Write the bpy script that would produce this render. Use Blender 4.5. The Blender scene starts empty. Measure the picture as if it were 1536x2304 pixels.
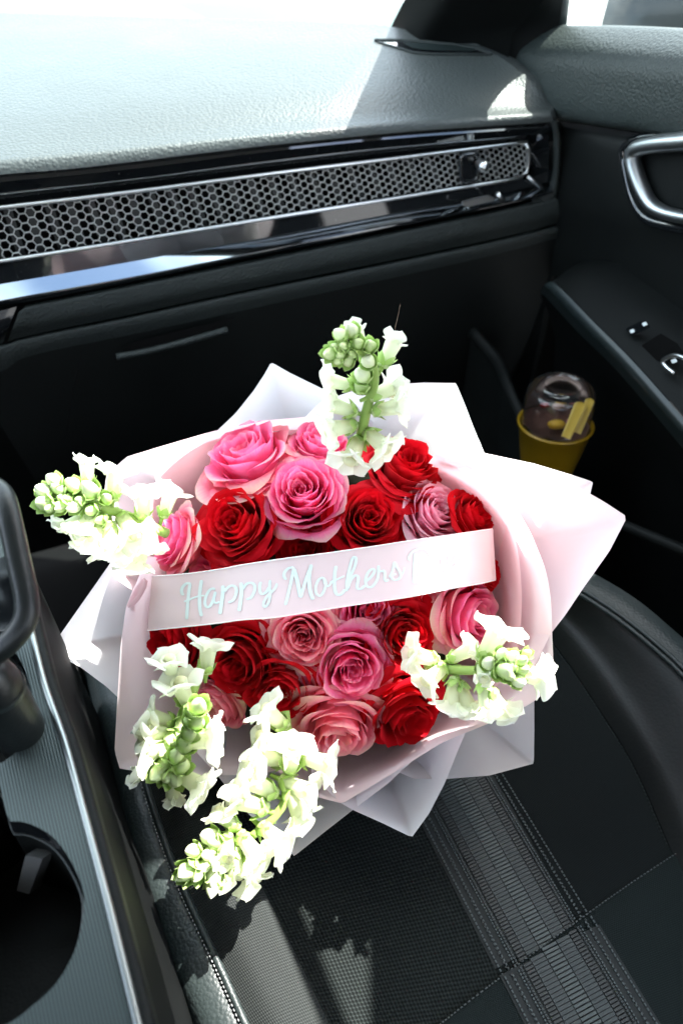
import bpy, math, random
import numpy as np
from mathutils import Vector, Matrix, noise

random.seed(7)
S = bpy.context.scene
C = bpy.context.scene.collection
R = math.radians

# ------------------------------------------------------------------ camera, sky, sun, exposure
CAM = Vector((0.0, 0.0, 1.0))
FPX = 1792.0                       # focal length in photograph pixels (28 mm on a 36 mm high frame)
cam_d = bpy.data.cameras.new('camera')
cam = bpy.data.objects.new('camera', cam_d); C.objects.link(cam)
cam.location = CAM
cam.rotation_euler = (R(45), 0, 0)
cam_d.sensor_fit = 'VERTICAL'; cam_d.sensor_height = 36.0; cam_d.lens = 28.0
cam_d.clip_start = 0.02; cam_d.clip_end = 500
cam_d.dof.use_dof = True; cam_d.dof.focus_distance = 0.63; cam_d.dof.aperture_fstop = 5.6
S.camera = cam

SUN = Vector((0.60, 0.50, 1.0)).normalized()       # direction towards the sun
elev = math.asin(SUN.z); azim = math.atan2(SUN.x, SUN.y)
W = bpy.data.worlds.new('World'); S.world = W; W.use_nodes = True
nt = W.node_tree; nt.nodes.clear()
sky = nt.nodes.new('ShaderNodeTexSky'); sky.sky_type = 'NISHITA'; sky.sun_disc = False
sky.sun_elevation = elev; sky.sun_rotation = azim
sky.air_density = 1.0; sky.dust_density = 2.0; sky.ozone_density = 0.6
bg = nt.nodes.new('ShaderNodeBackground'); bg.inputs['Strength'].default_value = 0.15
tc = nt.nodes.new('ShaderNodeTexCoord')
cn = nt.nodes.new('ShaderNodeTexNoise'); cn.inputs['Scale'].default_value = 3.2; cn.inputs['Detail'].default_value = 7
cmap = nt.nodes.new('ShaderNodeMapping'); cmap.inputs['Scale'].default_value = (1, 1, 3.5)
cr_ = nt.nodes.new('ShaderNodeValToRGB')
cr_.color_ramp.elements[0].position = 0.41; cr_.color_ramp.elements[1].position = 0.62
cmix = nt.nodes.new('ShaderNodeMix'); cmix.data_type = 'RGBA'
cmix.inputs[7].default_value = (8.0, 8.2, 8.4, 1)
out = nt.nodes.new('ShaderNodeOutputWorld')
L = nt.links.new
L(tc.outputs['Generated'], cmap.inputs['Vector']); L(cmap.outputs[0], cn.inputs['Vector'])
L(cn.outputs['Fac'], cr_.inputs['Fac']); L(cr_.outputs['Color'], cmix.inputs[0])
L(sky.outputs['Color'], cmix.inputs[6]); L(cmix.outputs[2], bg.inputs['Color']); L(bg.outputs[0], out.inputs['Surface'])

sd = bpy.data.lights.new('sun', 'SUN'); sd.energy = 3.5; sd.angle = R(0.5); sd.color = (1.0, 0.97, 0.92)
so = bpy.data.objects.new('sun', sd); C.objects.link(so)
so.rotation_euler = (-SUN).to_track_quat('-Z', 'Y').to_euler()

S.view_settings.view_transform = 'Standard'; S.view_settings.look = 'None'
S.view_settings.gamma = 1.0; S.view_settings.use_curve_mapping = False
S.view_settings.exposure = 2.9
S.render.engine = 'CYCLES'
S.cycles.max_bounces = 10; S.cycles.diffuse_bounces = 8; S.cycles.transmission_bounces = 8; S.cycles.transparent_max_bounces = 12
S.cycles.use_denoising = True
S.cycles.caustics_reflective = False; S.cycles.caustics_refractive = False

# ------------------------------------------------------------------ measuring from the photograph
c45 = math.cos(R(45))
def ray(u, v):
    x = (u - 768.0) / FPX; y = (1152.0 - v) / FPX
    return Vector((x, c45 * (1 + y), c45 * (y - 1)))
def at(u, v, t): return CAM + ray(u, v) * t
def on_z(u, v, z):
    d = ray(u, v); return CAM + d * ((z - 1.0) / d.z)
def on_plane(u, v, p0, n):
    d = ray(u, v); return CAM + d * ((p0 - CAM).dot(n) / d.dot(n))
DASH0 = Vector((-0.356, 0.796, 0.62)); DASHN = Vector((0.342, -0.940, 0)).normalized()
def on_dash(u, v, off=0.0): return on_plane(u, v, DASH0 + DASHN * off, DASHN)
FWD = Vector((-0.415, 0.910, 0)).normalized(); RGT = Vector((0.910, 0.415, 0)).normalized()
DOOR0 = Vector((0.32, 1.03, 0.75)); DOORN = -RGT
def on_door(u, v, off=0.0): return on_plane(u, v, DOOR0 + DOORN * off, DOORN)

# ------------------------------------------------------------------ curves, lofts, meshes
def crs(pts, n, smooth=True):
    P = np.array([list(p) for p in pts], float)
    seg = np.linalg.norm(np.diff(P, axis=0), axis=1); acc = np.concatenate([[0], np.cumsum(seg)])
    if acc[-1] < 1e-9: return [Vector(P[0])] * n
    outp = []
    m = len(P)
    for s in np.linspace(0, acc[-1], n):
        i = min(max(int(np.searchsorted(acc, s, side='right') - 1), 0), m - 2)
        t = (s - acc[i]) / max(seg[i], 1e-9)
        if not smooth:
            outp.append(Vector(P[i] * (1 - t) + P[i + 1] * t)); continue
        p1, p2 = P[i], P[i + 1]
        p0 = P[i - 1] if i > 0 else 2 * p1 - p2
        p3 = P[i + 2] if i + 2 < m else 2 * p2 - p1
        outp.append(Vector(0.5 * (2 * p1 + (p2 - p0) * t + (2 * p0 - 5 * p1 + 4 * p2 - p3) * t * t + (3 * p1 - p0 - 3 * p2 + p3) * t ** 3)))
    return outp

class MB:
    def __init__(s): s.v = []; s.f = []; s.uv = []
    def grid(s, rows, closed=False, uvs=None):
        nr, nc = len(rows), len(rows[0]); b = len(s.v)
        for r in rows: s.v += [tuple(p) for p in r]
        if uvs is None:
            ul = [0]
            for j in range(1, nc): ul.append(ul[-1] + (Vector(rows[nr // 2][j]) - Vector(rows[nr // 2][j - 1])).length)
            vl = [0]
            for i in range(1, nr): vl.append(vl[-1] + (Vector(rows[i][nc // 2]) - Vector(rows[i - 1][nc // 2])).length)
            uvs = [[(ul[j], vl[i]) for j in range(nc)] for i in range(nr)]
        for i in range(nr - 1):
            for j in range(nc - 1 + (1 if closed else 0)):
                k = (j + 1) % nc
                s.f.append((b + i * nc + j, b + i * nc + k, b + (i + 1) * nc + k, b + (i + 1) * nc + j))
                s.uv += [uvs[i][j], uvs[i][k], uvs[i + 1][k], uvs[i + 1][j]]
        return b
    def face(s, pts):
        b = len(s.v); s.v += [tuple(p) for p in pts]; s.f.append(tuple(range(b, b + len(pts)))); s.uv += [(0, 0)] * len(pts)
    def box(s, c, ax, ay, az):
        c = Vector(c); b = len(s.v)
        for k in range(8):
            s.v.append(tuple(c + ax * (1 if k & 1 else -1) + ay * (1 if k & 2 else -1) + az * (1 if k & 4 else -1)))
        for q in ((0, 2, 3, 1), (4, 5, 7, 6), (0, 1, 5, 4), (2, 6, 7, 3), (0, 4, 6, 2), (1, 3, 7, 5)):
            s.f.append(tuple(b + i for i in q)); s.uv += [(0, 0), (1, 0), (1, 1), (0, 1)]
    def tube(s, pts, rad, n=10, closed=False, up=None, flat=1.0, cap=True):
        pts = [Vector(p) for p in pts]; m = len(pts)
        rads = rad if isinstance(rad, (list, tuple)) else [rad] * m
        rows = []; prev = None
        for i in range(m):
            if closed: d = pts[(i + 1) % m] - pts[i - 1]
            else: d = pts[min(i + 1, m - 1)] - pts[max(i - 1, 0)]
            d.normalize()
            a = prev if prev is not None else (up or Vector((0.1, 0.2, 1)))
            a = a - d * a.dot(d)
            if a.length < 1e-6: a = d.orthogonal()
            a.normalize(); prev = a; b2 = d.cross(a)
            rows.append([pts[i] + (a * math.cos(q) + b2 * math.sin(q) * flat) * rads[i] for q in [2 * math.pi * k / n for k in range(n)]])
        if closed: rows.append(rows[0])
        b = s.grid(rows, closed=True)
        if cap and not closed:
            s.f.append(tuple(b + k for k in range(n))[::-1]); s.uv += [(0, 0)] * n
            e = b + (m - 1) * n
            s.f.append(tuple(e + k for k in range(n))); s.uv += [(0, 0)] * n
    def loft(s, rails, nu=30, nv=20, smooth=True, smooth_u=True):
        A = [crs(r, nu, smooth_u) for r in rails]
        cols = [crs([A[k][j] for k in range(len(A))], nv, smooth) for j in range(nu)]
        s.grid([[cols[j][i] for j in range(nu)] for i in range(nv)])
        return s
    def lathe(s, prof, n=24, M=None):
        rows = []
        for r, z in prof:
            row = [Vector((r * math.cos(2 * math.pi * k / n), r * math.sin(2 * math.pi * k / n), z)) for k in range(n)]
            rows.append([M @ p for p in row] if M else row)
        s.grid(rows, closed=True)
        return s
    def mesh(s, name, mat, off=None, smooth=True):
        me = bpy.data.meshes.new(name)
        V = s.v if off is None else [(p[0] - off[0], p[1] - off[1], p[2] - off[2]) for p in s.v]
        me.from_pydata(V, [], s.f)
        uvl = me.uv_layers.new(name='UVMap')
        uvl.data.foreach_set('uv', [c for p in s.uv for c in p])
        if smooth: me.polygons.foreach_set('use_smooth', [True] * len(me.polygons))
        if mat: me.materials.append(mat)
        me.update()
        return me
    def build(s, name, mat, parent=None, smooth=True):
        """one mesh object; a parent's world position is taken off the vertices"""
        off = None
        if parent is not None:
            off = Vector((0, 0, 0)); q = parent
            while q: off += Vector(q.location); q = q.parent
        o = bpy.data.objects.new(name, s.mesh(name, mat, off, smooth)); C.objects.link(o)
        if parent is not None: o.parent = parent
        return o

def thing(name, label, cat, loc, group=None):
    o = bpy.data.objects.new(name, None); C.objects.link(o); o.location = loc
    o.empty_display_size = 0.02
    o['label'] = label; o['category'] = cat
    if group: o['group'] = group
    return o
def tag(o, label, cat, group=None):
    o['label'] = label; o['category'] = cat
    if group: o['group'] = group
    return o
def structure(name, mb, mat):
    o = mb.build(name, mat); o['kind'] = 'structure'; return o

# ------------------------------------------------------------------ materials
def mat(name, col, rough=0.5, metal=0.0, spec=0.5, sheen=0.0, coat=0.0, bump=None):
    m = bpy.data.materials.new(name); m.use_nodes = True
    b = m.node_tree.nodes['Principled BSDF']
    b.inputs['Base Color'].default_value = (*col, 1); b.inputs['Roughness'].default_value = rough
    b.inputs['Metallic'].default_value = metal; b.inputs['Specular IOR Level'].default_value = spec
    b.inputs['Sheen Weight'].default_value = sheen; b.inputs['Coat Weight'].default_value = coat
    if coat: b.inputs['Coat Roughness'].default_value = 0.03
    return m
def nodes(m): return m.node_tree.nodes, m.node_tree.links.new, m.node_tree.nodes['Principled BSDF']
def bump_in(m, height_socket, strength, dist):
    N, K, b = nodes(m)
    bp = N.new('ShaderNodeBump'); bp.inputs['Strength'].default_value = strength; bp.inputs['Distance'].default_value = dist
    K(height_socket, bp.inputs['Height']); K(bp.outputs[0], b.inputs['Normal'])
def leather(name, col, rough=0.45, scale=240, strength=0.5, spec=0.5):
    m = mat(name, col, rough, spec=spec); N, K, b = nodes(m)
    t = N.new('ShaderNodeTexCoord')
    ns = N.new('ShaderNodeTexNoise'); ns.inputs['Scale'].default_value = scale * 0.5; ns.inputs['Detail'].default_value = 2
    mp = N.new('ShaderNodeMix'); mp.data_type = 'VECTOR'; mp.inputs[0].default_value = 0.0011
    K(t.outputs['Object'], ns.inputs['Vector']); K(t.outputs['Object'], mp.inputs[4]); K(ns.outputs['Color'], mp.inputs[5])
    v = N.new('ShaderNodeTexVoronoi'); v.feature = 'SMOOTH_F1'; v.inputs['Scale'].default_value = scale
    v.inputs['Smoothness'].default_value = 0.25
    K(mp.outputs[1], v.inputs['Vector'])
    mul = N.new('ShaderNodeMath'); mul.operation = 'MULTIPLY'; mul.inputs[1].default_value = -1
    K(v.outputs['Distance'], mul.inputs[0])
    bump_in(m, mul.outputs[0], strength, 0.0012)
    # faint dust and handling marks
    d = N.new('ShaderNodeTexNoise'); d.inputs['Scale'].default_value = 14; d.inputs['Detail'].default_value = 6
    K(t.outputs['Object'], d.inputs['Vector'])
    rr = N.new('ShaderNodeMapRange'); rr.inputs[3].default_value = rough - 0.06; rr.inputs[4].default_value = rough + 0.1
    K(d.outputs['Fac'], rr.inputs[0]); K(rr.outputs[0], b.inputs['Roughness'])
    return m
def uvwave(N, K, out, axis, period):
    """sin(2 pi x / period) of one UV axis"""
    sx = N.new('ShaderNodeSeparateXYZ'); K(out, sx.inputs[0])
    a = N.new('ShaderNodeMath'); a.operation = 'MULTIPLY'; a.inputs[1].default_value = 2 * math.pi / period
    K(sx.outputs[axis], a.inputs[0])
    b = N.new('ShaderNodeMath'); b.operation = 'SINE'; K(a.outputs[0], b.inputs[0])
    return b.outputs[0]
def weave(name, dark, light, pu, pv, rough=0.8, strength=0.5, dist=0.001, rot=0.0):
    m = mat(name, light, rough, spec=0.10); N, K, b = nodes(m)
    t = N.new('ShaderNodeTexCoord'); mp = N.new('ShaderNodeMapping'); mp.inputs['Rotation'].default_value[2] = rot
    K(t.outputs['UV'], mp.inputs[0])
    x = uvwave(N, K, mp.outputs[0], 0, pu); y = uvwave(N, K, mp.outputs[0], 1, pv)
    p = N.new('ShaderNodeMath'); p.operation = 'MULTIPLY'; K(x, p.inputs[0]); K(y, p.inputs[1])
    r = N.new('ShaderNodeMapRange'); r.inputs[1].default_value = -0.6; r.inputs[2].default_value = 0.8; K(p.outputs[0], r.inputs[0])
    n = N.new('ShaderNodeTexNoise'); n.inputs['Scale'].default_value = 900; K(t.outputs['Object'], n.inputs['Vector'])
    ad = N.new('ShaderNodeMath'); ad.operation = 'MULTIPLY'; K(r.outputs[0], ad.inputs[0])
    n2 = N.new('ShaderNodeMapRange'); n2.inputs[3].default_value = 0.55; n2.inputs[4].default_value = 1.35; K(n.outputs['Fac'], n2.inputs[0])
    K(n2.outputs[0], ad.inputs[1])
    mx = N.new('ShaderNodeMix'); mx.data_type = 'RGBA'; mx.inputs[6].default_value = (*dark, 1); mx.inputs[7].default_value = (*light, 1)
    K(ad.outputs[0], mx.inputs[0]); K(mx.outputs[2], b.inputs['Base Color'])
    bump_in(m, r.outputs[0], strength, dist)
    return m
def thin_glass(name, tint=(1, 1, 1), gloss=0.08, dust=0.02, dustcol=(0.8, 0.85, 0.85)):
    m = bpy.data.materials.new(name); m.use_nodes = True; N = m.node_tree.nodes; K = m.node_tree.links.new
    N.remove(N['Principled BSDF']); o = N['Material Output']
    tr = N.new('ShaderNodeBsdfTransparent'); tr.inputs[0].default_value = (*tint, 1)
    gl = N.new('ShaderNodeBsdfGlossy'); gl.inputs['Roughness'].default_value = 0.02
    fr = N.new('ShaderNodeFresnel'); fr.inputs['IOR'].default_value = 1.45
    mu = N.new('ShaderNodeMath'); mu.operation = 'MULTIPLY'; mu.inputs[1].default_value = gloss / 0.08; K(fr.outputs[0], mu.inputs[0])
    m1 = N.new('ShaderNodeMixShader'); K(mu.outputs[0], m1.inputs[0]); K(tr.outputs[0], m1.inputs[1]); K(gl.outputs[0], m1.inputs[2])
    df = N.new('ShaderNodeBsdfDiffuse'); df.inputs[0].default_value = (*dustcol, 1)
    tl = N.new('ShaderNodeBsdfTranslucent'); tl.inputs[0].default_value = (*dustcol, 1)
    m0 = N.new('ShaderNodeMixShader'); m0.inputs[0].default_value = 0.5; K(df.outputs[0], m0.inputs[1]); K(tl.outputs[0], m0.inputs[2])
    m2 = N.new('ShaderNodeMixShader'); m2.inputs[0].default_value = dust; K(m1.outputs[0], m2.inputs[1]); K(m0.outputs[0], m2.inputs[2])
    K(m2.outputs[0], o.inputs['Surface'])
    return m
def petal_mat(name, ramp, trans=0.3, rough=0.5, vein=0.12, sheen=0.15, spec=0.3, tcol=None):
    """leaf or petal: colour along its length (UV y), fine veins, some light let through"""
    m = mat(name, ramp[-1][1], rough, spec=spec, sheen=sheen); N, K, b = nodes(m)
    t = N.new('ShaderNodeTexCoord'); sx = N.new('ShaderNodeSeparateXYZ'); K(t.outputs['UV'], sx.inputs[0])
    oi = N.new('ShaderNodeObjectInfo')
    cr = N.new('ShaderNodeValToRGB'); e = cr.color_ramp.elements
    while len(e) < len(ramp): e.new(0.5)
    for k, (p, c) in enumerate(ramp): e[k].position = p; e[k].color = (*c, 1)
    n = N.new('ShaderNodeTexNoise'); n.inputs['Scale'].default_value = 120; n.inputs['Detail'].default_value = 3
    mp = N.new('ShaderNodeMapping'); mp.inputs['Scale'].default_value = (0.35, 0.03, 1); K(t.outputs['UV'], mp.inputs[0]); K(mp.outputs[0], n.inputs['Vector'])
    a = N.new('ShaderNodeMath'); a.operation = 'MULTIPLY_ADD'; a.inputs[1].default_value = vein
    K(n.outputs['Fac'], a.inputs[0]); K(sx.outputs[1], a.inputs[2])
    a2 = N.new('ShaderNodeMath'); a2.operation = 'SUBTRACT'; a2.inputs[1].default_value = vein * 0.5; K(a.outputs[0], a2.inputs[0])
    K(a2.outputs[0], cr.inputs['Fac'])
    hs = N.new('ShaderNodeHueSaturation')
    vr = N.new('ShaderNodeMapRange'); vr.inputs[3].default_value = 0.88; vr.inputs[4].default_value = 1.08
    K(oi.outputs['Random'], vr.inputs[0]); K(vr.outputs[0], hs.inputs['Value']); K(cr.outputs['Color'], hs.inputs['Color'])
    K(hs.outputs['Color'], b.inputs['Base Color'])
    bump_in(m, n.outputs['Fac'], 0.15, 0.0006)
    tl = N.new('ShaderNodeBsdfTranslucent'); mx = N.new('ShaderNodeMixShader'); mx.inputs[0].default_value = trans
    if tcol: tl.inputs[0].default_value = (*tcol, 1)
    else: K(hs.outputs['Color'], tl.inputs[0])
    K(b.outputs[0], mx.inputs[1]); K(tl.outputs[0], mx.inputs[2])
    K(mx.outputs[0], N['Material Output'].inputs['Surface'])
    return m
def paper_mat(name, col, trans=0.35, rough=0.38, tcol=None):
    m = mat(name, col, rough, spec=0.4); N, K, b = nodes(m)
    tl = N.new('ShaderNodeBsdfTranslucent'); tl.inputs[0].default_value = (*(tcol or col), 1)
    mx = N.new('ShaderNodeMixShader'); mx.inputs[0].default_value = trans
    K(b.outputs[0], mx.inputs[1]); K(tl.outputs[0], mx.inputs[2]); K(mx.outputs[0], N['Material Output'].inputs['Surface'])
    t = N.new('ShaderNodeTexCoord'); n = N.new('ShaderNodeTexNoise'); n.inputs['Scale'].default_value = 18; n.inputs['Detail'].default_value = 3
    K(t.outputs['Object'], n.inputs['Vector']); bump_in(m, n.outputs['Fac'], 0.05, 0.01)
    return m

M = {}
M['dash_leather'] = leather('dash_leather', (0.033, 0.038, 0.037), 0.46, 290, 0.5, 0.36)
M['pad_leather'] = leather('pad_leather', (0.014, 0.018, 0.0175), 0.55, 330, 0.6, 0.26)
M['door_leather'] = leather('door_leather', (0.018, 0.024, 0.023), 0.5, 330, 0.45, 0.4)
M['seat_leather'] = leather('seat_leather', (0.018, 0.025, 0.0245), 0.42, 360, 0.3, 0.45)
M['seat_leather_dark'] = leather('seat_leather_dark', (0.006, 0.0075, 0.0075), 0.5, 330, 0.10, 0.3)
M['gloss_black'] = mat('gloss_black', (0.006, 0.007, 0.008), 0.04, spec=0.6, coat=0.6)
M['black_plastic'] = leather('black_plastic', (0.0045, 0.0054, 0.0052), 0.55, 500, 0.15, 0.12)
M['soft_black'] = mat('soft_black', (0.0025, 0.003, 0.003), 0.7, spec=0.08)
M['void_black'] = mat('void_black', (0.004, 0.004, 0.004), 0.9, spec=0.05)
def dusty(m, amount=0.5):
    N, K, b = nodes(m); t = N.new('ShaderNodeTexCoord')
    v = N.new('ShaderNodeTexVoronoi'); v.inputs['Scale'].default_value = 160; K(t.outputs['Object'], v.inputs['Vector'])
    w = N.new('ShaderNodeTexNoise'); w.inputs['Scale'].default_value = 30; K(t.outputs['Object'], w.inputs['Vector'])
    r = N.new('ShaderNodeMapRange'); r.inputs[1].default_value = 0.10; r.inputs[2].default_value = 0.05; K(v.outputs['Distance'], r.inputs[0])
    r2 = N.new('ShaderNodeMapRange'); r2.inputs[1].default_value = 0.5; r2.inputs[2].default_value = 0.62; K(w.outputs['Fac'], r2.inputs[0])
    p = N.new('ShaderNodeMath'); p.operation = 'MULTIPLY'; K(r.outputs[0], p.inputs[0]); K(r2.outputs[0], p.inputs[1])
    mx = N.new('ShaderNodeMix'); mx.data_type = 'RGBA'; mx.inputs[6].default_value = b.inputs['Base Color'].default_value[:]; mx.inputs[7].default_value = (amount * .3, amount * .3, amount * .28, 1)
    K(p.outputs[0], mx.inputs[0]); K(mx.outputs[2], b.inputs['Base Color'])
dusty(M['gloss_black'])
M['satin_plastic'] = mat('satin_plastic', (0.012, 0.017, 0.017), 0.3, spec=0.4)
M['silver'] = mat('silver', (0.55, 0.56, 0.56), 0.28, metal=1.0)
M['grille'] = mat('grille_plastic', (0.42, 0.43, 0.425), 0.35, metal=0.4)
M['slat'] = mat('slat_plastic', (0.012, 0.014, 0.014), 0.45)
M['print'] = mat('white_print', (0.7, 0.75, 0.75), 0.5)
M['thread'] = mat('grey_thread', (0.30, 0.31, 0.31), 0.8)
M['carpet'] = mat('carpet', (0.004, 0.004, 0.004), 0.95, spec=0.05)
# ------------------------------------------------------------------ the ground outside, the floor inside
M['asphalt'] = mat('asphalt', (0.16, 0.16, 0.155), 0.9)
M['concrete'] = mat('concrete', (0.42, 0.42, 0.40), 0.85)
M['lawn'] = mat('lawn', (0.09, 0.14, 0.03), 0.9)
def sheet(z, x0, y0, x1, y1, mb=None):
    mb = mb or MB(); mb.grid([[Vector((x0 + (x1 - x0) * i / 6, y0 + (y1 - y0) * j / 6, z)) for i in range(7)] for j in range(7)]); return mb
structure('ground', sheet(-0.26, -150, -150, 150, 250), M['asphalt'])
structure('pavement', sheet(-0.252, 1.2, 4.0, 40, 10.2), M['concrete'])
structure('lawn', sheet(-0.246, -3, 10.4, 60, 60), M['lawn'])
fl = MB(); fl.grid([[Vector((x, y, 0.0)) for x in (-0.9, -0.3, 0.2, 0.75)] for y in (-0.6, 0.2, 0.8, 1.7)])
structure('floor', fl, M['carpet'])

# ------------------------------------------------------------------ dashboard
dash = thing('dashboard', 'black leather-grained dashboard with gloss black trim across the passenger side', 'dashboard', on_dash(600, 500, 0))
def D(pts, off=0.0): return [on_dash(u, v, off) for u, v in pts]
front = [(-120, 408), (0, 393), (150, 381), (300, 364), (600, 328), (900, 298), (1100, 284), (1210, 277), (1243, 274)]
front2 = [(-120, 385), (0, 370), (150, 357), (300, 341), (600, 307), (900, 279), (1100, 265), (1205, 258), (1238, 255)]
front3 = [(-120, 355), (0, 340), (150, 327), (300, 312), (600, 281), (900, 256), (1100, 243), (1200, 237), (1232, 236)]
ZF = 0.688; ZB = 0.705
r3 = D(front3, -0.030)
back = [on_z(u, v, ZB) for u, v in [(-160, 26), (0, 28), (200, 34), (420, 41), (640, 47), (800, 54), (880, 60), (980, 82), (1070, 98)]]
zline = lambda a, b, k, bulge: a.lerp(b, k) + Vector((0, 0, bulge))
mid1 = [zline(a, b, 0.22, 0.008) for a, b in zip(r3, back)]
mid2 = [zline(a, b, 0.60, 0.008) for a, b in zip(r3, back)]
right_in = [on_z(1185, 190, 0.695)]
mb = MB(); mb.loft([D(front, -0.004), D(front2, -0.006), r3, mid1, mid2, back], 60, 44)
top_pad = mb.build('top_pad', M['dash_leather'], dash)
from mathutils.bvhtree import BVHTree
pad_tree = BVHTree.FromPolygons([Vector(v) for v in mb.v], mb.f)
def on_pad(u, v, lift=0.0):
    h = pad_tree.ray_cast(CAM, ray(u, v).normalized())[0]
    return (h if h else on_z(u, v, 0.705)) + Vector((0, 0, lift))
# rounded right shoulder of the pad, rolling down towards the door
sh0 = [D(front, -0.004)[-1], D(front2, -0.006)[-1], r3[-1], mid1[-1], mid2[-1], back[-1]]
sh1 = [on_dash(1256, 280, -0.030), on_dash(1254, 258, -0.040), on_dash(1247, 232, -0.055), on_z(1212, 182, 0.675), on_z(1160, 132, 0.675), on_z(1105, 100, 0.685)]
sh2 = [p + Vector((0.02, 0.02, -0.09)) for p in sh1]
sh05 = [a.lerp(b, 0.55) + Vector((0, 0, 0.006)) for a, b in zip(sh0, sh1)]
mb = MB(); mb.loft([sh0, sh05, sh1, sh2], 30, 14); mb.build('pad_shoulder', M['dash_leather'], dash)
# narrow air outlet let into the top of the pad near the pillar
def pz(u, v, z=0.712): return on_z(u, v, z)
mb = MB()
slotA = [(842, 93), (900, 93), (960, 97), (1020, 103), (1070, 110), (1105, 124)]
slotB = [(850, 97), (890, 108), (930, 121), (975, 124), (1040, 124), (1098, 125)]
mb.loft([[on_pad(u, v, 0.0012) for u, v in slotA], [on_pad(u, v, 0.0012) for u, v in slotB]], 24, 4, False)
mb.build('air_outlet', M['gloss_black'], dash)
mb = MB(); mb.tube([on_pad(u, v, 0.001) for u, v in slotA], 0.0024, 8); mb.tube([on_pad(u, v, 0.001) for u, v in slotB], 0.0014, 8)
mb.build('outlet_rim', M['pad_leather'], dash)
mb = MB(); mb.loft([[on_pad(u, v, 0.0024) for u, v in [(905, 100), (960, 102), (1030, 107), (1062, 111)]], [on_pad(u, v, 0.0024) for u, v in [(925, 112), (960, 117), (1030, 119), (1070, 119)]]], 12, 3, False)
mb.build('outlet_vane', M['satin_plastic'], dash)

# gloss trim under the pad, stepped
mb = MB()
g0 = [(-120, 405), (0, 390), (300, 362), (600, 326), (900, 296), (1243, 272)]
g1 = [(-120, 425), (0, 410), (300, 380), (600, 342), (900, 311), (1243, 286)]
g2 = [(-120, 434), (0, 419), (300, 388), (600, 350), (900, 318), (1243, 292)]
g3 = [(-120, 450), (0, 434), (300, 402), (600, 362), (900, 329), (1245, 300)]
g4 = [(-120, 478), (0, 462), (300, 426), (600, 388), (900, 352), (1245, 318)]
mb.loft([D(g0, -0.012), D(g1, -0.008)], 40, 3, False)
mb.loft([D(g1, -0.008), D(g2, -0.010), D(g3, -0.013)], 40, 10)
mb.loft([D(g3, -0.013), D(g4, -0.026)], 40, 3, False)
mb.build('upper_trim', M['gloss_black'], dash)

# long honeycomb air vent
vt = [(-120, 483), (0, 467), (300, 431), (600, 392), (900, 355), (1164, 322)]
vb = [(-120, 606), (0, 588), (300, 541), (600, 492), (900, 444), (1150, 404)]
def vpt(a, line):       # point on a traced line at photograph x = a
    for (u0, v0), (u1, v1) in zip(line, line[1:]):
        if a <= u1 or (u1, v1) == line[-1]:
            k = (a - u0) / (u1 - u0); return (u0 + (u1 - u0) * k, v0 + (v1 - v0) * k)
mb = MB()
loop = D(vt, -0.016) + D([(1180, 322), (1188, 332), (1189, 352), (1187, 378), (1181, 392), (1168, 400)], -0.016) + D(vb[::-1], -0.012)
mb.tube(crs(loop, 150), 0.0023, 10)
mb.build('vent_surround', M['silver'], dash)
mb = MB(); mb.loft([D(vt, -0.018), D(vb, -0.014)], 2, 2, False)
# back of the duct
bx = MB(); bx.loft([D([(u, v - 8) for u, v in vt] + [(1200, 312)], -0.075), D([(u, v + 10) for u, v in vb] + [(1200, 404)], -0.075)], 30, 3, False)
bx.loft([D(vt, -0.020), D([(u, v - 4) for u, v in vt], -0.080)], 30, 2, False); bx.loft([D(vb, -0.016), D([(u, v + 6) for u, v in vb], -0.080)], 30, 2, False)
bx.build('vent_duct', M['void_black'], dash)
# vanes behind the honeycomb
for k in range(27):
    u = -40 + k * 46.5 - 0.13 * k * k * 0.5
    if u > 1150: break
    (a, va), (b, vb_) = vpt(u, vt), vpt(u + 36, vb)
    m2 = MB(); w = 20 - 0.3 * k
    m2.loft([D([(a, va + 2), (a + w, va + 1)], -0.040), D([(b - 2, vb_ - 4), (b + w - 2, vb_ - 6)], -0.036)], 2, 4, False)
    m2.build('vent_vane', M['slat'], dash)
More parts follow.
